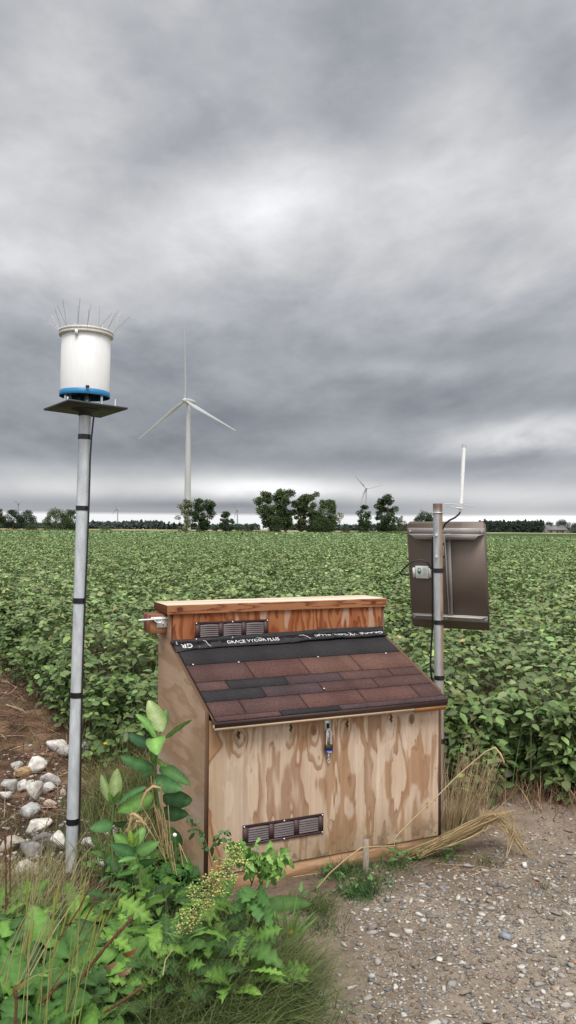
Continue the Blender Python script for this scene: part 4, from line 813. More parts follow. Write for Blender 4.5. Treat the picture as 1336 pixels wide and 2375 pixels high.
turbine('faint turbine at the far left of the gauge pole', 42.5, (43, 1168), 2700, 27, .4, math.radians(62), M_turb_far, False, 1.3, 1.2)
turbine('distant turbine tower rising from the tree above the solar panel', 979.5, (979.5, 1182), 3300, 22, 1.3, math.radians(0), M_turb_far, False, 1.2, 1.2)

# ================================================================ FOREGROUND PLANTS
GD, GM_, GP = (.045, .10, .03), (.08, .15, .03), (.22, .32, .09)
def plant(name, label, cat, base, group=None):
    e = empty(name, tuple(base)); return tag(e, label, cat, group)
def pin(mb, e, name, m, **k): return mb.xf(Matrix.Translation(-Vector(e.location))).build(name, m, e, **k)
def lf(e, Y, b, t, wpx, phi=0., bend=.12, dY=0., col=GM_, mid=None, prof='oval', name='leaf', dYb=0., **k):
    B = at(*b, Y+dYb); T_ = at(*t, Y+dY); q = MB(); leaf(q, B, T_, wpx/F*Y, phi, bend, prof, np.asarray(col)*random.uniform(.9, 1.1), mid if mid is not None else np.asarray(col)*1.9, n=22, **k); return pin(q, e, name, M_leaf, smooth=True)
Y = 3.22; b0 = at(402, 2025, Y); e = plant('milkweed', 'tall milkweed with broad oval leaves against the left shed wall', 'milkweed', b0)
pin(MB().tube([b0, at(385, 1940, Y), at(366, 1860, Y), at(357, 1790, Y), at(364, 1735, Y), at(372, 1697, Y)], [.0075, .007, .006, .005, .004, .003], 8, (.13, .20, .06)), e, 'stem', M_leaf, smooth=True)
for (b, t, w, phi, bend, dY, col, mid) in [((377, 1697), (344, 1624), 40, .25, .10, .02, GP, (.42, .5, .25)), ((379, 1698), (386, 1645), 30, -.5, .1, .10, (.07, .15, .05), None), ((365, 1714), (314, 1656), 28, .9, .15, -.05, (.11, .22, .06), None),
    ((363, 1730), (296, 1701), 27, -.3, .25, .06, (.05, .115, .055), None), ((365, 1710), (364, 1752), 46, .0, .35, -.10, (.12, .23, .055), None), ((382, 1714), (447, 1668), 22, 1.15, -.10, -.02, (.11, .22, .06), None),
    ((356, 1782), (277, 1752), 30, -.2, .22, -.05, (.06, .14, .05), None), ((370, 1780), (443, 1822), 30, -.3, .35, -.06, (.045, .10, .03), None), ((356, 1808), (425, 1830), 38, .1, .18, -.10, (.06, .14, .05), None),
    ((354, 1788), (328, 1802), 22, .4, .1, .06, (.05, .11, .04), None), ((356, 1842), (270, 1884), 36, -.2, .25, -.08, (.08, .17, .04), None), ((340, 1826), (272, 1870), 22, .8, .2, .02, (.05, .12, .04), None), ((376, 1846), (446, 1858), 42, .2, .2, .05, (.035, .08, .03), None),
    ((362, 1868), (300, 1886), 30, .9, .2, .0, (.07, .12, .03), None), ((372, 1880), (436, 1888), 36, .3, .2, .02, (.03, .07, .025), None), ((384, 1920), (421, 1962), 34, .0, .2, .03, (.04, .09, .03), None), ((366, 1738), (352, 1768), 24, .5, .1, .04, (.08, .16, .04), None), ((362, 1760), (388, 1776), 16, .6, .1, -.05, (.14, .26, .06), None)]:
    lf(e, Y, b, t, w, phi, bend, dY, col, mid, wav=.03)
Y = 3.3; b0 = at(262, 2000, Y); e = plant('milkweed', 'small milkweed shoot with two upright pale leaves near the pole', 'milkweed', b0)
pin(MB().tube([b0, at(258, 1930, Y), at(264, 1860, Y)], [.005, .0045, .003], 7, (.15, .22, .07)), e, 'stem', M_leaf)
for a in [((266, 1850), (272, 1782), 30, .1, .06, 0, GP, (.42, .5, .25)), ((258, 1860), (235, 1796), 24, -.35, .06, .02, (.18, .28, .10), (.36, .44, .2)), ((262, 1858), (283, 1832), 16, .8, .1, .0, (.10, .2, .05), None), ((262, 1866), (250, 1838), 12, .6, .1, -.04, (.12, .22, .05), None), ((262, 1915), (208, 1922), 30, .3, .25, -.05, (.05, .12, .04), None), ((262, 1910), (318, 1900), 24, .9, .2, .0, (.05, .11, .035), None)]: lf(e, Y, *a)
Y = 3.08; b0 = at(328, 2060, Y); e = plant('milkweed', 'low milkweed rosette with yellow-green centre below the tall milkweed', 'milkweed', b0)
pin(MB().tube([b0, at(320, 2010, Y), at(311, 1962, Y)], [.006, .005, .003], 7, (.15, .22, .07)), e, 'stem', M_leaf)
for a in [((310, 1969), (264, 1934), 31, -.2, .12, .0, (.12, .235, .06), None), ((311, 1962), (336, 1913), 25, .2, .12, .03, (.12, .23, .07), None), ((309, 1960), (301, 1924), 17, .0, .1, -.03, (.26, .38, .07), None), ((316, 1977), (370, 1952), 28, .1, .16, -.03, (.10, .20, .06), None),
    ((314, 1984), (256, 1958), 29, .2, .15, -.06, (.05, .12, .045), None), ((317, 1990), (274, 2000), 15, .9, .12, -.08, (.10, .2, .06), None), ((322, 2000), (362, 1992), 22, .6, .15, -.05, (.05, .11, .035), None), ((323, 2005), (304, 2018), 12, .3, .15, -.06, (.09, .18, .05), None), ((312, 1964), (322, 1932), 12, .4, .1, -.05, (.22, .34, .07), None)]: lf(e, Y, *a)
# small branching weed with drooping leaves by the shed corner
Y = 3.3; b0 = at(492, 2010, Y); e = plant('sapling', 'thin grey-leaved weed branching against the front left corner of the shed', 'weed', b0); q = MB()
for pts in ([(492, 2010), (478, 1955), (462, 1918), (432, 1895), (415, 1878)], [(470, 1940), (452, 1930), (446, 1928)], [(484, 1975), (510, 1935), (530, 1925)]): q.tube([at(x_, y_, Y) for x_, y_ in pts], .0022, 5, (.16, .15, .09))
pin(q, e, 'stem', M_leaf); rl = random.Random(2); q = MB()
for (x_, y_) in [(415, 1880), (425, 1886), (437, 1893), (448, 1900), (458, 1912), (466, 1925), (470, 1940), (452, 1932), (445, 1926), (478, 1956), (484, 1968), (508, 1937), (520, 1930), (530, 1926), (492, 1962), (500, 1985), (515, 1945)]:
    for s_ in (0, 1): a_ = rl.uniform(-.3, 3.4); L = rl.uniform(12, 26); leaf(q, at(x_, y_, Y), at(x_+L*math.cos(a_)*.8, y_+L*abs(math.sin(a_))*rl.choice((1, 1, -.5)), Y+rl.uniform(-.04, .04)), rl.uniform(8, 13)/F*Y, rl.uniform(-1, 1), .1, 'heart', (.07, .15, .05) if y_ > 1915 else (.16, .22, .12), n=6)
pin(q, e, 'leaves', M_leaf)
# wheat stalks
Y = 3.1; b0 = at(392, 2010, Y); e = plant('wheat_stalks', 'clump of bent tan wheat stalks in front of the tall milkweed', 'wheat', b0); q = MB(); hd_ = MB(); TAN = (.42, .30, .15)
for pts, head in [([(385, 2000), (372, 1940), (360, 1880), (350, 1800)], 0), ([(378, 1962), (377, 1900), (374, 1818)], 0), ([(384, 1992), (368, 1945), (350, 1905), (330, 1872)], 0), ([(386, 2000), (366, 1958), (345, 1922), (328, 1904), (300, 1892)], 1), ([(399, 1988), (390, 1955), (372, 1905), (356, 1862)], 0),
    ([(397, 1990), (394, 1930), (390, 1868)], 0), ([(391, 1990), (380, 1930), (368, 1876)], 0), ([(388, 1980), (388, 1930), (377, 1870), (376, 1835)], 0), ([(425, 2010), (419, 1975), (415, 1955)], 0), ([(435, 2000), (424, 1975), (417, 1958)], 0), ([(410, 2030), (402, 1985), (398, 1950)], 0), ([(382, 1990), (356, 1940), (340, 1918), (322, 1906)], 0), ([(404, 2020), (396, 1990), (386, 1940), (380, 1905)], 0)]:
    P = [at(x_, y_, Y+.01*k) for k, (x_, y_) in enumerate(pts)]; q = MB(); q.tube(P, .0021, 5, np.asarray(TAN)*random.uniform(.7, 1.15))
    for k in P[1:-1]: q.tube([k-np.array([0, 0, .004]), k+np.array([0, 0, .004])], .0032, 5, (.3, .2, .1))
    pin(q, e, 'stalk', M_dry)
for pts in ([(373, 1828), (355, 1824), (341, 1835), (331, 1855), (326, 1874)], [(340, 1914), (328, 1905), (316, 1905)], [(302, 1890), (310, 1888), (325, 1898), (335, 1912)], [(296, 1930), (300, 1915), (306, 1895)]):
    P = np.array([at(x_, y_, Y) for x_, y_ in pts]); hd_.tube(P, [.003, .0065, .007, .006, .002][:len(P)], 6, (.46, .33, .18)); N = 60; k = rng.integers(0, len(P)-1, N); bb = P[k]+(P[np.minimum(k+1, len(P)-1)]-P[k])*rng.random((N, 1)); blades(hd_, bb, rng.uniform(.02, .045, N), rng.uniform(0, 6.28, N), rng.uniform(.5, 2.6, N), rng.uniform(-.3, .3, N), np.full(N, .0012), jit((.5, .37, .2), N), 2)
pin(hd_, e, 'seed_heads', M_dry)
# white clover head
Y = 3.05; b0 = at(408, 2000, Y); e = plant('clover', 'single round white flower on a thin stem beside the wheat stalks', 'flower', b0)
pin(MB().tube([b0, at(408, 1970, Y), at(406, 1942, Y)], .0014, 5, (.1, .18, .05)), e, 'stem', M_leaf); c = at(405.5, 1937, Y); V, Fc = hull(9, 40, 1, 1, 1); pin(MB().add(V*.0085+c, [Fc], (.78, .75, .70)), e, 'flower_head', M_leaf)
# broad leafy weeds: ground cover
wd = MB(); rl = random.Random(11)
def rosette(x, y, n, L0, L1, hgt, cols, profs=('lobed',), w=.30):
    g = float(gz(x, y)); a0_ = rl.uniform(0, 6)
    for k in range(n):
        a_ = a0_+k*2.4+rl.uniform(-.3, .3); L = rl.uniform(L0, L1); up_ = rl.uniform(.25, 1.0); d = np.array([math.cos(a_), math.sin(a_), 0]); hz = hgt*rl.uniform(.45, 1.0)
        m = np.array([x, y, g])+d*.02; b = m+d*L*.15+np.array([0, 0, hz*.55]); t = b+d*L*(.55+.45*(1-up_))+np.array([0, 0, L*(up_*.75-.28)])
        wd.tube([m, (m+b)/2+np.array([0, 0, hz*.1]), b], .0025, 4, (.15, .22, .08)); c = np.asarray(rl.choice(cols))*rl.uniform(.75, 1.3); p = rl.choice(profs)
        leaf(wd, b, t, L*w*rl.uniform(.8, 1.25)*(1.35 if p in ('heart', 'tooth') else 1), rl.uniform(-.5, .5), rl.uniform(.12, .4), p, c, c*1.5+.01, n=13 if p == 'lobed' else 10, fold=rl.uniform(.0, .35), wav=.035, up=(0, -.35, 1))
WG = [(.065, .14, .022), (.085, .175, .028), (.115, .215, .036), (.045, .10, .02), (.032, .075, .018)]
for k in range(96):
    y = rl.uniform(2.15, 3.35); x = rl.uniform(-.38*y-.15, -.16-.10*(3.0-y)+(.12 if 2.7 < y < 3.1 else 0))
    if in_shed(np.array(x), np.array(y), .05): continue
    if y < 2.62 and x > -.62: continue
    rosette(x, y, 9, .12, .25, (.06+.08*rl.random()) if (y > 2.75 and x < -.62) else .18+.12*(rl.random()), WG, ('lobed', 'lobed', 'lobed', 'oval'))
for k in range(50): y = rl.uniform(2.05, 2.85); x = rl.uniform(-.38*y-.1, -.52); rosette(x, y, 8, .10, .20, rl.uniform(.2, .40), [(.06, .145, .026), (.042, .10, .022), (.085, .175, .032)], ('heart', 'oval', 'tooth'), .42)
for (px, py, n) in ((560, 2075, 10), (590, 2100, 9), (520, 2060, 9), (450, 2075, 10), (480, 2100, 9), (420, 2060, 9), (380, 2090, 9), (560, 2020, 8), (490, 2010, 9), (350, 2040, 9)):
    p = at(px, py, 2.72); rosette(p[0], 2.72+rl.uniform(-.1, .1), n, .12, .20, max(.10, p[2]*1.0), WG, ('lobed', 'lobed', 'tooth'))
for (px, py, Yd, c) in ((285, 2215, 2.35, (.24, .10, .055)), (272, 2260, 2.3, (.33, .22, .13)), (30, 2290, 2.2, (.28, .24, .08)), (240, 2245, 2.35, (.28, .17, .10))):
    p = at(px, py, Yd); leaf(wd, p, p+np.array([.045, -.02, .03]), .022, .4, .3, 'tooth', c, n=11)
for k in range(16):
    p = at(rl.uniform(150, 340), 2200, rl.uniform(2.7, 3.0)); rosette(p[0], p[1], 9, .10, .2, rl.uniform(.10, .2), WG)
for k in range(46):
    p = gp(rl.uniform(235, 475), rl.uniform(1985, 2085)); rosette(p[0], p[1], 7, .06, .14, rl.uniform(.06, .16), [(.04, .11, .02), (.05, .14, .025), (.03, .08, .02)], ('lobed', 'tooth', 'oval'), .3)
tag(wd.build('broadleaf_weeds', M_leaf, smooth=True), 'mass of jagged bright green dandelion-like leaves covering the bank in the lower left', 'weeds', kind='stuff')
# filler low greenery + fine grasses
gs_ = MB()
def tuft(x, y, n, L, lean, curve, w, c, tip=None, sx=.06, sy=.06, az=None, azs=.6, z0=0., mb=None, zoff=0.):
    X_ = rng.normal(x, sx, n); Y_ = rng.normal(y, sy, n); a = rng.uniform(0, 6.28, n) if az is None else rng.normal(az, azs, n); k = ~in_shed(X_, Y_, .01); X_, Y_, a = X_[k], Y_[k], a[k]; n = len(X_)
    blades(mb or gs_, np.stack([X_, Y_, gz(X_, Y_)+zoff], 1), rng.uniform(*L, n), a, rng.uniform(*lean, n), rng.uniform(*curve, n), rng.uniform(*w, n), jit(c, n, .3, .1), 4, None if tip is None else jit(tip, n, .2))
for k in range(44):   # sparse ditch herbs
    px, py = rng.uniform(215, 400), rng.uniform(1735, 2030); p = gp(px, py); tuft(p[0], p[1], 80, (.06, .24), (0, .7), (-.3, .9), (.0025, .006), (.085, .125, .035), (.20, .20, .08), .10, .10)
for k in range(16):
    px, py = rng.uniform(-30, 130), rng.uniform(1900, 2050); p = gp(px, py); tuft(p[0], p[1], 45, (.04, .14), (0, .8), (0, 1.2), (.002, .004), (.15, .16, .06), (.30, .24, .13), .10, .10)
for k in range(30):
    px, py = rng.uniform(-20, 330), rng.uniform(1600, 1760); p = gp(px, py); tuft(p[0], p[1], 10, (.05, .2), (.2, 1.3), (0, .9), (.002, .005), (.10, .13, .05), (.2, .17, .09), .12, .12)
tag(gs_.build('ditch_herbs', M_leaf), 'sparse low herbs and grass growing among the ditch rocks', 'herbs', kind='stuff')
gs_ = MB()   # dry pale grass at far left
for k in range(12):
    px, py = rng.uniform(-40, 125), rng.uniform(2075, 2190); p = gp(px, py); tuft(p[0], p[1], 150, (.10, .30), (.0, .6), (.2, 1.3), (.0012, .0026), (.15, .16, .06), (.34, .28, .15), .09, .08, az=.3, azs=1.2)
tag(gs_.build('dry_grass', M_dry), 'pale straw-green fine grass at the left edge in front of the rocks', 'grass', kind='stuff')
gs_ = MB()   # wiry dark grass, bottom centre
for (px, py, n, sp, L) in ((440, 2400, 1500, .15, (.22, .42)), (520, 2370, 1500, .12, (.20, .40)), (350, 2440, 800, .12, (.2, .38)), (600, 2330, 900, .09, (.12, .26)), (650, 2265, 700, .055, (.08, .18)), (600, 2240, 500, .07, (.12, .24)), (720, 2110, 420, .06, (.05, .12)), (560, 2300, 900, .09, (.18, .34))):
    p = gp(px, py); tuft(p[0], p[1], n, L, (.1, .8), (.4, 1.9), (.0016, .0034), (.055, .090, .026), (.135, .165, .06), sp, sp*.8, az=-.35, azs=1.3)
tuft(-.25, 2.25, 120, (.2, .4), (.3, .9), (.6, 1.6), (.0012, .0022), (.16, .14, .07), None, .15, .12, az=-.3, azs=1.2)
tag(gs_.build('wiry_grass', M_leaf), 'dark wiry grass drooping in a tangled mat at the bottom centre of the bank', 'grass', kind='stuff')
gs_ = MB()   # short green growth round the stake
for (px, py, n, sp, L, c) in ((800, 2020, 260, .06, (.04, .11), (.05, .11, .03)), (835, 2075, 420, .05, (.03, .09), (.055, .12, .035)), (775, 2030, 160, .05, (.03, .09), (.06, .12, .04)), (900, 2010, 200, .06, (.03, .08), (.06, .13, .04)), (960, 1990, 180, .05, (.03, .08), (.08, .15, .04)), (1035, 1990, 160, .06, (.03, .08), (.10, .16, .05)), (1135, 2005, 110, .04, (.03, .07), (.11, .12, .05)), (745, 2160, 160, .05, (.03, .07), (.06, .10, .03)), (860, 2050, 180, .05, (.03, .06), (.05, .11, .03)), (1258, 2062, 30, .02, (.02, .05), (.12, .12, .05)), (1010, 1960, 120, .05, (.04, .1), (.08, .16, .04))):
    p = gp(px, py); tuft(p[0], p[1], n, L, (.1, 1.1), (0, 1.2), (.0015, .004), c, None, sp, sp*.8)
tag(gs_.build('short_grass', M_leaf), 'thin short green grass growing along the front of the shed and round the stake', 'grass', kind='stuff')
sw_ = MB()
for (px, py, n) in ((745, 2065, 9), (760, 2040, 8), (815, 2080, 9), (790, 2068, 6), (910, 2000, 10), (935, 2010, 8), (965, 2002, 9), (1000, 1975, 8), (880, 2045, 6), (700, 2110, 8), (870, 2060, 6), (1040, 2000, 8), (1050, 1978, 9)):
    p = gp(px, py)
    for k in range(n): a_ = rl.uniform(0, 6.28); L = rl.uniform(.02, .05); h_ = rl.uniform(.01, .07); b = p+np.array([rl.gauss(0, .02), rl.gauss(0, .02), h_]); leaf(sw_, b, b+np.array([math.cos(a_)*L, math.sin(a_)*L, rl.uniform(-.2, .6)*L]), L*.38, rl.uniform(-.4, .4), .2, 'heart', (.10, .20, .06) if rl.random() < .6 else (.06, .14, .04), n=6, up=(0, -.3, 1))
tag(sw_.build('seedling_leaves', M_leaf), 'small leafy green seedlings on the bare soil before the shed', 'seedlings', kind='stuff')
# grassy maize-like shoot by the bank corner
p = gp(668, 2215); e = plant('grass_shoot', 'bright green grass shoot with wide blades at the bank corner beside the path', 'grass shoot', p); q = MB()
for (tx, ty, w, bd) in ((655, 2075, 9, .1), (700, 2095, 8, -.1), (738, 2108, 7, .25), (742, 2122, 8, .3), (640, 2110, 7, .2), (712, 2150, 8, .3), (690, 2065, 6, .05), (672, 2130, 9, .05)):
    leaf(q, at(668+rl.uniform(-4, 4), 2190, p[1]), at(tx, ty, p[1]+rl.uniform(-.08, .08)), w/F*p[1], rl.uniform(-.6, .6), bd, 'lance', (.11, .23, .05), n=9)
pin(q, e, 'blade', M_leaf); q = MB(); leaf(q, at(668, 2165, p[1]-.03), at(680, 2158, p[1]-.03), .014, 0, .2, 'oval', (.5, .25, .04)); pin(q, e, 'orange_leaf', M_leaf)
# tall yellow-green seed heads at left
Y = 2.45; e = plant('foxtail_grass', 'tall yellow-green grass with slender upright seed spikes at lower left', 'grass clump', gp(120, 2370)); q = MB(); q2 = MB(); rr = random.Random(4)
for k in range(22):
    bx = rr.uniform(20, 190); tx = bx+rr.uniform(10, 75); ty = rr.uniform(1985, 2170); yy = Y+rr.uniform(-.3, .3); P = [at(bx, 2400, yy), at(bx+(tx-bx)*.4, 2400-(2400-ty)*.5, yy), at(tx, ty, yy)]; q.tube(P, [.0018, .0015, .001], 4, (.30, .32, .10) if k % 3 else (.45, .38, .2))
    if k % 2: d = P[2]-P[1]; q2.tube([P[2]-d*.55, P[2]-d*.3, P[2]-d*.1, P[2]+d*.02], [.002, .0038, .0036, .001], 6, (.26, .28, .07))
pin(q, e, 'stalk', M_leaf); pin(q2, e, 'seed_spike', M_leaf, smooth=True)
e = plant('straw_stalks', 'long bleached straw stalks leaning right through the lower left weeds', 'dry stalks', gp(70, 2370)); q = MB()
for (x0, y0, x1, y1) in ((40, 2290, 172, 2050), (44, 2300, 190, 2040), (70, 2262, 205, 2045), (0, 2262, 92, 2065), (12, 2290, 60, 2130), (60, 2250, 140, 2080), (38, 2292, 132, 2245), (28, 2330, 96, 2060), (175, 2130, 178, 1990), (95, 1985, 118, 1885), (150, 2020, 200, 1930), (165, 2040, 212, 1965), (378, 2260, 402, 2200)):
    m_ = ((x0+x1)/2-6, (y0+y1)/2-4); yy = 2.4+rr.uniform(-.2, .3)+(.6 if y1 < 2000 else 0); q = MB(); q.tube([at(x0, y0, yy), at(*m_, yy), at(x1, y1, yy)], [.0022, .0018, .001], 5, np.asarray((.50, .42, .25))*rr.uniform(.6, 1.1)); pin(q, e, 'stalk', M_dry)
# rusty dock stalks
for k, (pts, l, r_) in enumerate([([(14, 2110), (14, 2020), (12, 1930)], 'upright rusty brown seed stalk at the very left edge of the photo', 5), ([(24, 2080), (23, 2000), (28, 1920)], 'thinner rusty stalk just right of the one at the left edge', 3.2), ([(193, 2262), (250, 2190), (309, 2126)], 'thick rusty seed stalk crossing the jagged leaves diagonally', 7.5),
    ([(136, 2180), (185, 2105), (212, 2050), (232, 2005)], 'dark brown diagonal stalk rising toward the foot of the pole', 4), ([(182, 2172), (200, 2130), (224, 2080)], 'short dark brown stalk beside the thick rusty one', 3.2), ([(240, 2350), (290, 2318), (336, 2285)], 'rusty stalk lying low inside the wiry dark grass', 6),
    ([(36, 2375), (38, 2320), (33, 2290)], 'stubby rusty stalk in the bottom left corner', 7), ([(90, 2330), (118, 2305), (142, 2276)], 'short rust-brown stalk above the bottom left corner', 5.5), ([(100, 2320), (165, 2225), (220, 2140), (275, 2052)], 'long olive stalk leaning right over the jagged leaves', 4.2), ([(225, 2175), (255, 2120), (282, 2072)], 'shorter olive stalk parallel to the long olive one', 4), ([(158, 2345), (172, 2300), (194, 2262)], 'brown bare stem below the thick rusty stalk', 4)]):
    yy = 2.28+.05*(k % 3)+(.35 if k < 2 else 0); P = [at(x_, y_, yy) for x_, y_ in pts]; olive = k in (8, 9); e = plant('seed_stalk', l, 'seed stalk', P[0], 'dry seed stalks in the lower left weeds'); cc = (.20, .18, .06) if olive else (.15, .07, .042)
    n = 26; T = np.linspace(0, 1, n); PA = np.array(P); Pi = np.stack([np.interp(T, np.linspace(0, 1, len(P)), PA[:, j]) for j in range(3)], 1); rad = r_/F*yy*.5*(.75+.5*np.array([rr.random() for _ in T])); rad[-1] *= .4
    pin(MB().tube(Pi, rad, 7, np.asarray(cc)*(.8+.4*rng.random((n, 1)))), e, 'stem', M_dry); q = MB(); m = 160; kk = rng.integers(1, n-1, m); tv, tf = hull(3, 9, 1, 1, 1)
    q.scatter(tv, [tf], Pi[kk]+rng.normal(0, 1, (m, 3))*rad[kk][:, None]*.7, rotz(rng.uniform(0, 6, m)), rad[kk]*rng.uniform(.25, .5, m), jit(cc, m, .35)); pin(q, e, 'seeds', M_dry)
# yellow flowering weed
Y = 2.72; b0 = at(385, 2250, Y); e = plant('goldenrod', 'yellow-green flowering weed spray leaning right before the lower shed vent', 'flowering weed', b0); q = MB(); fl_ = MB(); lv = MB()
main = [(385, 2250), (405, 2200), (435, 2150), (470, 2090), (505, 2035), (545, 1975)]; q.tube([at(x_, y_, Y) for x_, y_ in main], [.0035, .003, .003, .0025, .002, .001], 6, (.16, .2, .07))
V1, F1 = hull(12, 10, 1, 1, 1); cent = []
for (x_, y_, r_) in ((548, 1978, 22), (535, 1990, 24), (525, 2010, 24), (515, 2030, 20), (500, 2032, 20), (495, 2055, 24), (480, 2050, 16), (510, 2060, 18), (478, 2075, 20), (470, 2095, 20), (455, 2110, 20), (485, 2100, 16), (440, 2128, 16), (455, 2135, 14), (448, 2060, 12), (442, 2075, 10), (424, 2118, 8), (418, 2148, 10), (436, 2148, 12), (412, 2165, 8), (560, 2000, 16), (540, 2035, 12)):
    c0 = at(x_, y_, Y); s0 = at(*main[min(5, max(0, int((2250-y_)/50)))], Y); q.tube([s0*.5+c0*.5, c0], .0012, 4, (.2, .24, .08)); n = int(r_*2.5); P = c0+rng.normal(0, 1, (n, 3))*np.array([1, .9, 1])*(r_/F*Y*.5); cent.append(P)
    for p_ in P[::5]: q.tube([c0-np.array([0, 0, .01]), p_], .0005, 3, (.2, .25, .08))
P = np.concatenate(cent); n = len(P); fl_.scatter(V1, [F1], P, rotz(rng.uniform(0, 6, n)), rng.uniform(.0026, .0050, n), jit((.52, .54, .19), n, .15)*np.where(rng.random((n, 1)) < .2, .55, 1)); P2 = P[rng.random(n) < .45]+rng.normal(0, .006, (int((rng.random(1)*0+1)[0]), 3))
for k in range(70): c0 = P[rng.integers(0, n)]+rng.normal(0, .012, 3); a_ = rl.uniform(0, 6.28); leaf(lv, c0, c0+np.array([math.cos(a_)*.022, math.sin(a_)*.02, rl.uniform(-.01, .012)]), .006, rl.uniform(-1, 1), .1, 'lance', (.10, .19, .05), n=4)
for k in range(26): t_ = rl.random(); c0 = at(385+60*t_, 2250-100*t_, Y); a_ = rl.uniform(0, 6.28); leaf(lv, c0, c0+np.array([math.cos(a_)*.07, math.sin(a_)*.05, .03]), .009, rl.uniform(-1, 1), .1, 'lance', (.10, .2, .06), n=6)
pin(q, e, 'stem', M_leaf); pin(fl_, e, 'flowers', M_leaf); pin(lv, e, 'leaves', M_leaf)
# light green leafy weed before the lower vent
Y = 2.95; b0 = at(560, 2160, Y); e = plant('leafy_weed', 'light green drooping weed in front of the lower left shed corner', 'weed', b0); q = MB(); lv = MB()
for pts in ([(560, 2160), (575, 2080), (590, 2030), (600, 1990)], [(585, 2050), (560, 1990), (548, 1955)], [(590, 2030), (620, 2005), (650, 1990)], [(575, 2090), (600, 2060), (610, 2040)]): q.tube([at(x_, y_, Y) for x_, y_ in pts], .0025, 5, (.15, .12, .07))
for k in range(150):
    x_, y_ = random.choice(((548, 1962), (570, 1975), (590, 1975), (560, 1990), (605, 1995), (635, 1995), (655, 1990), (620, 2012), (590, 2010), (640, 2015))); x_ += rl.gauss(0, 12); y_ += rl.gauss(0, 10); L = rl.uniform(14, 30); a_ = rl.gauss(PI/2, .9)
    leaf(lv, at(x_, y_, Y+rl.uniform(-.06, .06)), at(x_+L*math.cos(a_), y_+L*math.sin(a_), Y+rl.uniform(-.08, .05)), L*.55/F*Y, rl.uniform(-.7, .7), .2, rl.choice(('tooth', 'heart')), rl.choice(((.16, .30, .07), (.12, .25, .06), (.20, .34, .09))), n=7)
for (bx, by, tx, ty, w) in ((585, 2060, 560, 2095, 40), (600, 2062, 628, 2100, 44), (592, 2080, 600, 2140, 46), (612, 2100, 630, 2160, 30), (570, 2085, 535, 2112, 30), (610, 2150, 640, 2190, 30)): leaf(lv, at(bx, by, Y-.05), at(tx, ty, Y-.16), w/F*Y, rl.uniform(-.3, .3), .2, 'tooth', (.08, .18, .05), n=9)
pin(q, e, 'stem', M_leaf); pin(lv, e, 'leaves', M_leaf)
# tiny herb with yellow flower in the ditch
p = gp(255, 1830); e = plant('yellow_flower', 'small single yellow flower among the ditch herbs right of the pole', 'flower', p); c0 = at(244, 1725, p[1]); V, Fc = hull(8, 16, 1, 1, .6)
pin(MB().tube([p, (p+c0)/2, c0], .002, 5, (.1, .16, .05)), e, 'stem', M_leaf); pin(MB().add(V*.016+c0, [Fc], (.62, .45, .03)), e, 'flower_head', M_leaf)
# dead litter left
lt = MB(); N = 11000; x = rng.uniform(-4.2, -.4, N); y = rng.uniform(4.6, 10.5, N); ok = (y < yedge(x)+.3) & (fbm(x*1.5, y*1.5, 3) > .40); x, y = x[ok], y[ok]; N = len(x)
blades(lt, np.stack([x, y, gz(x, y)+.006], 1), rng.uniform(.04, .30, N), rng.uniform(0, 6.28, N), rng.uniform(1.0, 1.6, N), rng.uniform(-.2, .4, N), rng.uniform(.003, .010, N), np.where(rng.random((N, 1)) < .20, jit((.38, .28, .18), N, .35), jit((.12, .065, .04), N, .5)), 3)
N = 1300; x = rng.uniform(-4.4, -1.4, N); y = yedge(x)-.12+rng.normal(0, .16, N); blades(lt, np.stack([x, y, gz(x, y)], 1), rng.uniform(.08, .32, N), rng.uniform(0, 6.28, N), rng.uniform(0, .9, N), rng.uniform(0, .8, N), rng.uniform(.002, .005, N), jit((.085, .052, .034), N, .4), 3)
tag(lt.build('dead_plant_litter', M_dry), 'brown dead stems and straw littering the bare ground left of the shed', 'plant litter', kind='stuff')
# dry grass tuft right of shed
e = plant('dry_grass_tuft', 'feathery tan dry grass tuft at the right wall of the shed', 'grass tuft', at(1055, 1915, 4.45)); q = MB(); n = 330; bx = rng.normal(.93, .07, n); by = rng.normal(4.42, .06, n); k = ~in_shed(bx, by, .01); bx, by = bx[k], by[k]; n = len(bx)
blades(q, np.stack([bx, by, gz(bx, by)], 1), rng.uniform(.15, .48, n), rng.normal(.1, .8, n), rng.uniform(0, .45, n), rng.uniform(-.1, .5, n), rng.uniform(.0015, .0035, n), jit((.26, .21, .10), n, .35), 4, jit((.52, .39, .25), n, .2)); pin(q, e, 'blades', M_dry)
q = MB()
for (x_, y_) in ((1100, 1725), (1080, 1765), (1110, 1790), (1130, 1800), (1065, 1790), (1090, 1800), (1140, 1815)): c0 = at(x_, y_, 4.4); n = 110; P = c0+rng.normal(0, 1, (n, 3))*np.array([.022, .02, .055]); q = MB(); blades(q, P, rng.uniform(.01, .035, n), rng.uniform(0, 6.28, n), rng.uniform(0, 1.4, n), rng.uniform(0, 1, n), np.full(n, .0013), jit((.40, .28, .18), n, .3), 2); pin(q, e, 'seed_plume', M_dry)
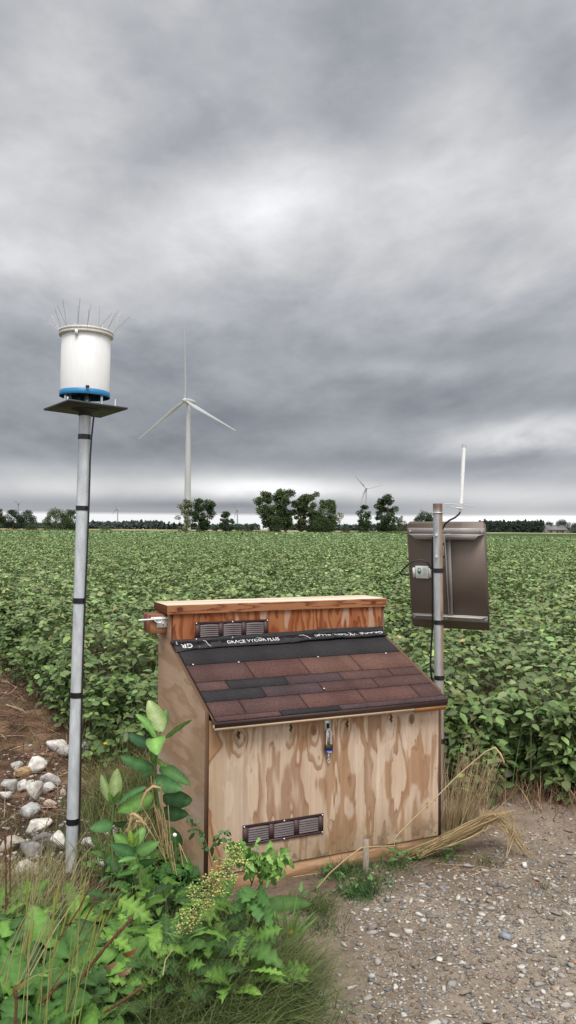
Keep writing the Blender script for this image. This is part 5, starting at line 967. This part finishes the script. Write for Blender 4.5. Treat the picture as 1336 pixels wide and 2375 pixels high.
# straw bundle
e = plant('straw_bundle', 'bent bundle of golden straw lying from the shed corner across the path', 'straw', at(960, 1985, 4.0)); q = MB(); rr = random.Random(8)
for k in range(64):
    o = rr.uniform(-1, 1)*rr.uniform(.7, 1.5); o2 = rr.uniform(-1, 1); s0 = at(925+rr.uniform(0, 55), 1985+o*7-rr.uniform(0, 4), 3.98); m1 = at(1035+rr.uniform(-10, 10), 1948+o*15, 4.02+.04*o2); m2 = at(1110+rr.uniform(-10, 10), 1912+o*17, 4.08+.05*o2)
    tp_ = at(1165+rr.uniform(-55, 28), 1880+o*10+rr.uniform(-5, 12), 4.12+.06*o2)
    P = [s0, m1, m2, tp_]
    if k % 2: ex_ = rr.uniform(1172, 1240); P += [at(1195+rr.uniform(-26, 8)+o2*4, 1925+o*12, 4.06), at(ex_, rr.uniform(1945, 2000), 4.0)]
    P = np.array(P); T0 = np.linspace(0, 1, len(P)); T1 = np.linspace(0, 1, 18); Pi = np.stack([np.interp(T1, T0, P[:, j]) for j in range(3)], 1); Pi[1:-1] = (Pi[:-2]+2*Pi[1:-1]+Pi[2:])/4; Pi[1:-1] = (Pi[:-2]+2*Pi[1:-1]+Pi[2:])/4; Pi += np.cumsum(rng.normal(0, .0016, Pi.shape), 0); q.tube(Pi, [rr.uniform(.0010, .0021)]*17+[.0006], 5, np.asarray(rr.choice([(.44, .31, .15), (.36, .26, .14), (.50, .37, .19), (.28, .20, .11)]))*rr.uniform(.75, 1.2))
pin(q, e, 'straw', M_dry)
bs_ = MB(); n = 130; P = np.array([gp(a_, b_) for a_, b_ in zip(rng.uniform(900, 1270, n), rng.uniform(1925, 2040, n))]); P = P[~in_shed(P[:, 0], P[:, 1], .02)]; n = len(P); blades(bs_, P+np.array([0, 0, .006]), rng.uniform(.03, .16, n), rng.uniform(0, 6.28, n), rng.uniform(1.25, 1.6, n), rng.uniform(-.15, .2, n), rng.uniform(.002, .004, n), jit((.36, .26, .15), n, .35), 3)
tag(bs_.build('straw_litter', M_dry), 'short broken straws scattered on the gravel round the straw bundle', 'straw litter', kind='stuff')
for pts, l in (([(735, 2060), (765, 2025), (805, 1990), (838, 1966), (880, 1963), (916, 1962), (912, 1950), (926, 1932), (960, 1898), (1018, 1843), (1060, 1800), (1100, 1765), (1128, 1742), (1148, 1734), (1160, 1748), (1170, 1768)], 'very long bent straw stalk crossing the front of the shed to the soybeans'), ([(680, 2034), (740, 2025), (770, 2022)], 'short broken straw on the soil below the base board'), ([(1010, 2003), (1100, 2008), (1200, 2022), (1290, 2028)], 'thin straw lying flat across the gravel right of the bundle'), ([(1110, 1895), (1140, 1868), (1148, 1850)], 'bent straw rising above the top of the straw bundle')):
    Ys = [3.52, 3.54, 3.56, 3.60, 3.72, 3.80, 3.80, 3.84, 3.88, 3.98, 4.05, 4.12, 4.15, 4.15, 4.13, 4.10] if len(pts) > 10 else [gp(*p_)[1] for p_ in pts]
    P = [at(*p_, y_) for p_, y_ in zip(pts, Ys)]; e = plant('straw_stalk', l, 'straw', P[0], 'loose straw stalks'); q = MB().tube(P, .0028 if len(pts) > 10 else .002, 6, (.44, .33, .18)); pin(q, e, 'stalk', M_dry)
    if len(pts) > 10: q = MB(); n = 70; A_, B_ = P[-4], P[-1]; bb = A_+(B_-A_)*rng.random((n, 1)); q.tube(P[-4:], [.003, .006, .006, .002], 6, (.46, .33, .18)); blades(q, bb, rng.uniform(.01, .03, n), rng.normal(0, 1, n), rng.uniform(1, 2.6, n), rng.uniform(0, .3, n), np.full(n, .0012), jit((.5, .37, .2), n), 2); pin(q, e, 'seed_head', M_dry)
# wooden stake
p = gp(848, 2023); e = plant('wooden_stake', 'short weathered grey wooden stake standing in front of the shed', 'stake', p); h_ = float(at(848, 1947, p[1])[2]-p[2])
o = pin(MB().box((p[0]-.0135, p[1]-.008, p[2]-.06), (p[0]+.0135, p[1]+.008, p[2]+h_)), e, 'post', mat('grey_weathered_wood', (.30, .25, .20), .85, var=.35, scale=40, stretch=(4, 4, .6), bump=.4)); o.modifiers.new('b', 'BEVEL').width = .002; e.rotation_euler = (0, math.radians(.6), 0)
# twigs on the left litter
for pts, l in (([(5, 1585), (60, 1592), (120, 1600)], 'grey twig lying flat on the brown litter left of the pole'), ([(108, 1628), (120, 1610), (127, 1598)], 'short pale twig leaning up from the litter beside the pole'), ([(15, 1640), (52, 1652), (60, 1660)], 'thin whitish twig on the litter at far left')):
    P = [gp(*p_)+np.array([0, 0, .02]) for p_ in pts]; e = plant('twig', l, 'twig', P[0], 'twigs on the brown litter'); pin(MB().tube(P, [.008, .006, .003], 6, (.40, .31, .22)), e, 'stick', M_dry)

# ================================================================ LIGHT, SKY, CAMERA
SUN_EL, SUN_AZ = math.radians(60), math.radians(168)   # azimuth clockwise from +Y (view direction)
sd = bpy.data.lights.new('sun', 'SUN'); sd.energy = 2.7; sd.angle = math.radians(24); sd.color = (1, .965, .92); so = bpy.data.objects.new('sun', sd); COL.objects.link(so)
dirv = Vector((math.sin(SUN_AZ)*math.cos(SUN_EL), math.cos(SUN_AZ)*math.cos(SUN_EL), math.sin(SUN_EL))); so.rotation_euler = dirv.to_track_quat('Z', 'Y').to_euler()
W = bpy.data.worlds.new('World'); S.world = W; W.use_nodes = True; nt = W.node_tree; NN, LL = nt.nodes, nt.links; NN.clear()
def nd(t, **k):
    n = NN.new(t)
    for a_, v in k.items(): setattr(n, a_, v)
    return n
def mth(op, a, b=None, c=None, clamp=False):
    n = nd('ShaderNodeMath', operation=op); n.use_clamp = clamp
    for i_, v in enumerate((a, b, c)):
        if v is None: continue
        if isinstance(v, (int, float)): n.inputs[i_].default_value = v
        else: LL.new(v, n.inputs[i_])
    return n.outputs[0]
tc = nd('ShaderNodeTexCoord'); sx_ = nd('ShaderNodeSeparateXYZ'); LL.new(tc.outputs['Generated'], sx_.inputs[0]); dx, dy, dz = sx_.outputs
hor = mth('SQRT', mth('ADD', mth('MULTIPLY', dx, dx), mth('MULTIPLY', dy, dy))); hor = mth('MAXIMUM', hor, .02)
t_ = mth('DIVIDE', dz, hor); az = mth('ARCTAN2', dx, dy)
# cloud-deck coordinates: compressed towards the horizon
tp = mth('MAXIMUM', t_, 0.); cx_ = mth('DIVIDE', az, mth('POWER', mth('ADD', tp, .22), .75)); cy_ = mth('MULTIPLY', mth('LOGARITHM', mth('ADD', tp, .13), math.e), 1.0)
cv = nd('ShaderNodeCombineXYZ'); LL.new(mth('ADD', mth('MULTIPLY', cx_, .94), mth('MULTIPLY', cy_, .34)), cv.inputs[0]); LL.new(mth('SUBTRACT', mth('MULTIPLY', cy_, .94), mth('MULTIPLY', cx_, .34)), cv.inputs[1]); LL.new(mth('MULTIPLY', dy, .6), cv.inputs[2])
def noise(vec, scale, det, rough=.55, dist=0., off=(0, 0, 0), sc=(1, 1, 1)):
    mp = nd('ShaderNodeMapping'); mp.inputs['Location'].default_value = off; mp.inputs['Scale'].default_value = sc; LL.new(vec, mp.inputs[0])
    n = nd('ShaderNodeTexNoise'); n.inputs['Scale'].default_value = scale; n.inputs['Detail'].default_value = det; n.inputs['Roughness'].default_value = rough; n.inputs['Distortion'].default_value = dist; LL.new(mp.outputs[0], n.inputs['Vector']); return mth('SUBTRACT', n.outputs[0], .5)
nA = noise(cv.outputs[0], 1.9, 4, .5, .2, (3.1, 1.7, 0)); nB = noise(cv.outputs[0], 4.4, 5, .5, .25, (8.3, 4.4, 0), (1, 1.1, 1)); nC = noise(cv.outputs[0], 9.5, 6, .58, .2, (1.2, 6, 3), (1, 1.15, 1)); nD = noise(cv.outputs[0], 21., 6, .6, .2, (5, 2, 1), (1, 1.15, 1))
tw_ = mth('ADD', t_, mth('MULTIPLY', mth('MULTIPLY', nB, .045), mth('MINIMUM', mth('ADD', mth('MULTIPLY', mth('MAXIMUM', t_, 0.), 5.), .04), 1.)))
rmp = nd('ShaderNodeValToRGB'); el = rmp.color_ramp; el.interpolation = 'EASE'
pts = [(-.02, .60), (.0, .95), (.0165, .95), (.0195, .42), (.028, .40), (.045, .54), (.066, .46), (.088, .33), (.13, .325), (.165, .36), (.21, .42), (.27, .53), (.34, .60), (.42, .62), (.50, .57), (.58, .54), (.66, .52), (.8, .46), (1.0, .6)]
LO, HI = -.02, 1.0
while len(el.elements) > 1: el.elements.remove(el.elements[-1])
for i_, (p_, v) in enumerate(pts):
    q_ = (p_-LO)/(HI-LO); e_ = el.elements[0] if i_ == 0 else el.elements.new(q_); e_.position = q_; e_.color = (v, v, v, 1)
mrr = nd('ShaderNodeMapRange'); mrr.inputs[1].default_value = LO; mrr.inputs[2].default_value = HI
blend = mth('MULTIPLY', mth('SUBTRACT', tw_, t_), mth('MINIMUM', mth('MAXIMUM', mth('MULTIPLY', mth('SUBTRACT', t_, .02), 14.), .06), 1.)); LL.new(mth('ADD', t_, blend), mrr.inputs[0]); LL.new(mrr.outputs[0], rmp.inputs[0])
val = rmp.outputs[0]
def blob(px, py, rx, ry, amp, tilt=0.):
    global val
    a0_ = math.atan((px-668)/F); t0 = (1226-py)/F; c, s = math.cos(tilt), math.sin(tilt)
    A = mth('SUBTRACT', az, a0_); B = mth('SUBTRACT', tw_, t0); u = mth('ADD', mth('MULTIPLY', A, c*F/rx), mth('MULTIPLY', B, s*F/rx)); v = mth('ADD', mth('MULTIPLY', A, -s*F/ry), mth('MULTIPLY', B, c*F/ry))
    q_ = mth('ADD', mth('MULTIPLY', u, u), mth('MULTIPLY', v, v)); g = mth('EXPONENT', mth('MULTIPLY', q_, -1.)); val = mth('ADD', val, mth('MULTIPLY', g, amp))
for b_ in [(640, 410, 140, 110, .24), (470, 540, 330, 75, .14, .25), (160, 130, 110, 180, .12), (420, 350, 230, 90, -.12, .2), (830, 290, 120, 90, -.11), (1300, 230, 130, 130, -.12), (700, 90, 280, 90, -.05), (1130, 330, 200, 160, .05), (60, 640, 220, 70, .10), (950, 470, 160, 110, .08), (320, 750, 180, 70, .04),
           (1240, 1010, 190, 42, .60, .10), (960, 985, 160, 30, .07), (900, 862, 170, 26, .13, .1), (1150, 770, 200, 60, -.09, .3), (1230, 660, 160, 50, .06, .4), (230, 850, 250, 40, -.03), (600, 1128, 190, 24, .46), (880, 1130, 300, 20, .14), (150, 1130, 200, 25, .12), (1200, 1160, 260, 26, .20), (520, 1172, 260, 10, -.10), (640, 960, 260, 35, -.05), (60, 910, 180, 40, .05), (1250, 1195, 190, 13, .25), (1050, 1085, 260, 26, -.05), (1200, 880, 200, 50, -.03), (450, 1040, 400, 35, -.02)]: blob(*b_)
amp = mth('MINIMUM', mth('MAXIMUM', mth('MULTIPLY', mth('SUBTRACT', t_, .015), 12.), .1), 1.)
tex = mth('ADD', mth('ADD', mth('MULTIPLY', nA, .62), mth('MULTIPLY', nB, .62)), mth('ADD', mth('MULTIPLY', nC, .26), mth('MULTIPLY', nD, .10)))
fac = mth('ADD', 1., mth('MULTIPLY', mth('MULTIPLY', tex, amp), 1.25)); val = mth('MULTIPLY', val, fac); val = mth('MAXIMUM', val, .10)
# sky boost overhead and behind the viewer, added to light the foreground
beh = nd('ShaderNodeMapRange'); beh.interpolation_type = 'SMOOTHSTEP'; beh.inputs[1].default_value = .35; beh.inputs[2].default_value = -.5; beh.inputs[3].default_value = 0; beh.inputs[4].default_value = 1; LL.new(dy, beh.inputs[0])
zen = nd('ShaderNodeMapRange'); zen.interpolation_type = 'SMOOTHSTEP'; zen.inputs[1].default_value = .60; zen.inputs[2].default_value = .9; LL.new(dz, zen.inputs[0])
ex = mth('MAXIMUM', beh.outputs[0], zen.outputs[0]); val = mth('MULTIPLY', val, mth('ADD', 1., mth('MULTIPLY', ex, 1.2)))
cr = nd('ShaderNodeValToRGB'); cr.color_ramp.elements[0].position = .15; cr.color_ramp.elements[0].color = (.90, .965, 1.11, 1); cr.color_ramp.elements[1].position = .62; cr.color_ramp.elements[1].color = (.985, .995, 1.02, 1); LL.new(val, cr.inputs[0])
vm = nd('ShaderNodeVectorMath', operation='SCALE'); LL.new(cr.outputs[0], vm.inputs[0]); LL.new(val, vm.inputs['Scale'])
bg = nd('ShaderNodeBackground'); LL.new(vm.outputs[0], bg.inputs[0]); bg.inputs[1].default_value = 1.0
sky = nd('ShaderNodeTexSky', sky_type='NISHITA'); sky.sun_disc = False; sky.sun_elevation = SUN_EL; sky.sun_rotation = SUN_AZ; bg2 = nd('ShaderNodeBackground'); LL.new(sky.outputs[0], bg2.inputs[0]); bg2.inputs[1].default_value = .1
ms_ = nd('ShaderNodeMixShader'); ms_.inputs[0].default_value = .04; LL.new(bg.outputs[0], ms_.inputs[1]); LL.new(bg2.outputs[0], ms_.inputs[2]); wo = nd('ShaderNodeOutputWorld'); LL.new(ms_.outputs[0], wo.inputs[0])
W.cycles.sampling_method = 'MANUAL'; W.cycles.sample_map_resolution = 512
cam = bpy.data.cameras.new('camera'); co = bpy.data.objects.new('camera', cam); COL.objects.link(co); S.camera = co
cam.sensor_fit = 'VERTICAL'; cam.sensor_height = 36; cam.lens = F/2375*36; cam.clip_start = .05; cam.clip_end = 20000
f_ = Vector((0, math.cos(PITCH), math.sin(PITCH))); r_ = Vector((1, 0, 0)); u_ = r_.cross(f_)
# content turned clockwise = camera rolled anticlockwise
cr_, sr_ = math.cos(ROLL), math.sin(ROLL); R2 = r_*cr_+u_*sr_; U2 = u_*cr_-r_*sr_
co.matrix_world = Matrix(((R2.x, U2.x, -f_.x, 0), (R2.y, U2.y, -f_.y, 0), (R2.z, U2.z, -f_.z, H), (0, 0, 0, 1)))
vs = S.view_settings; vs.view_transform = 'Standard'; vs.look = 'None'; vs.exposure = 0; vs.gamma = 1
S.cycles.max_bounces = 6; S.cycles.diffuse_bounces = 3; S.cycles.use_denoising = True
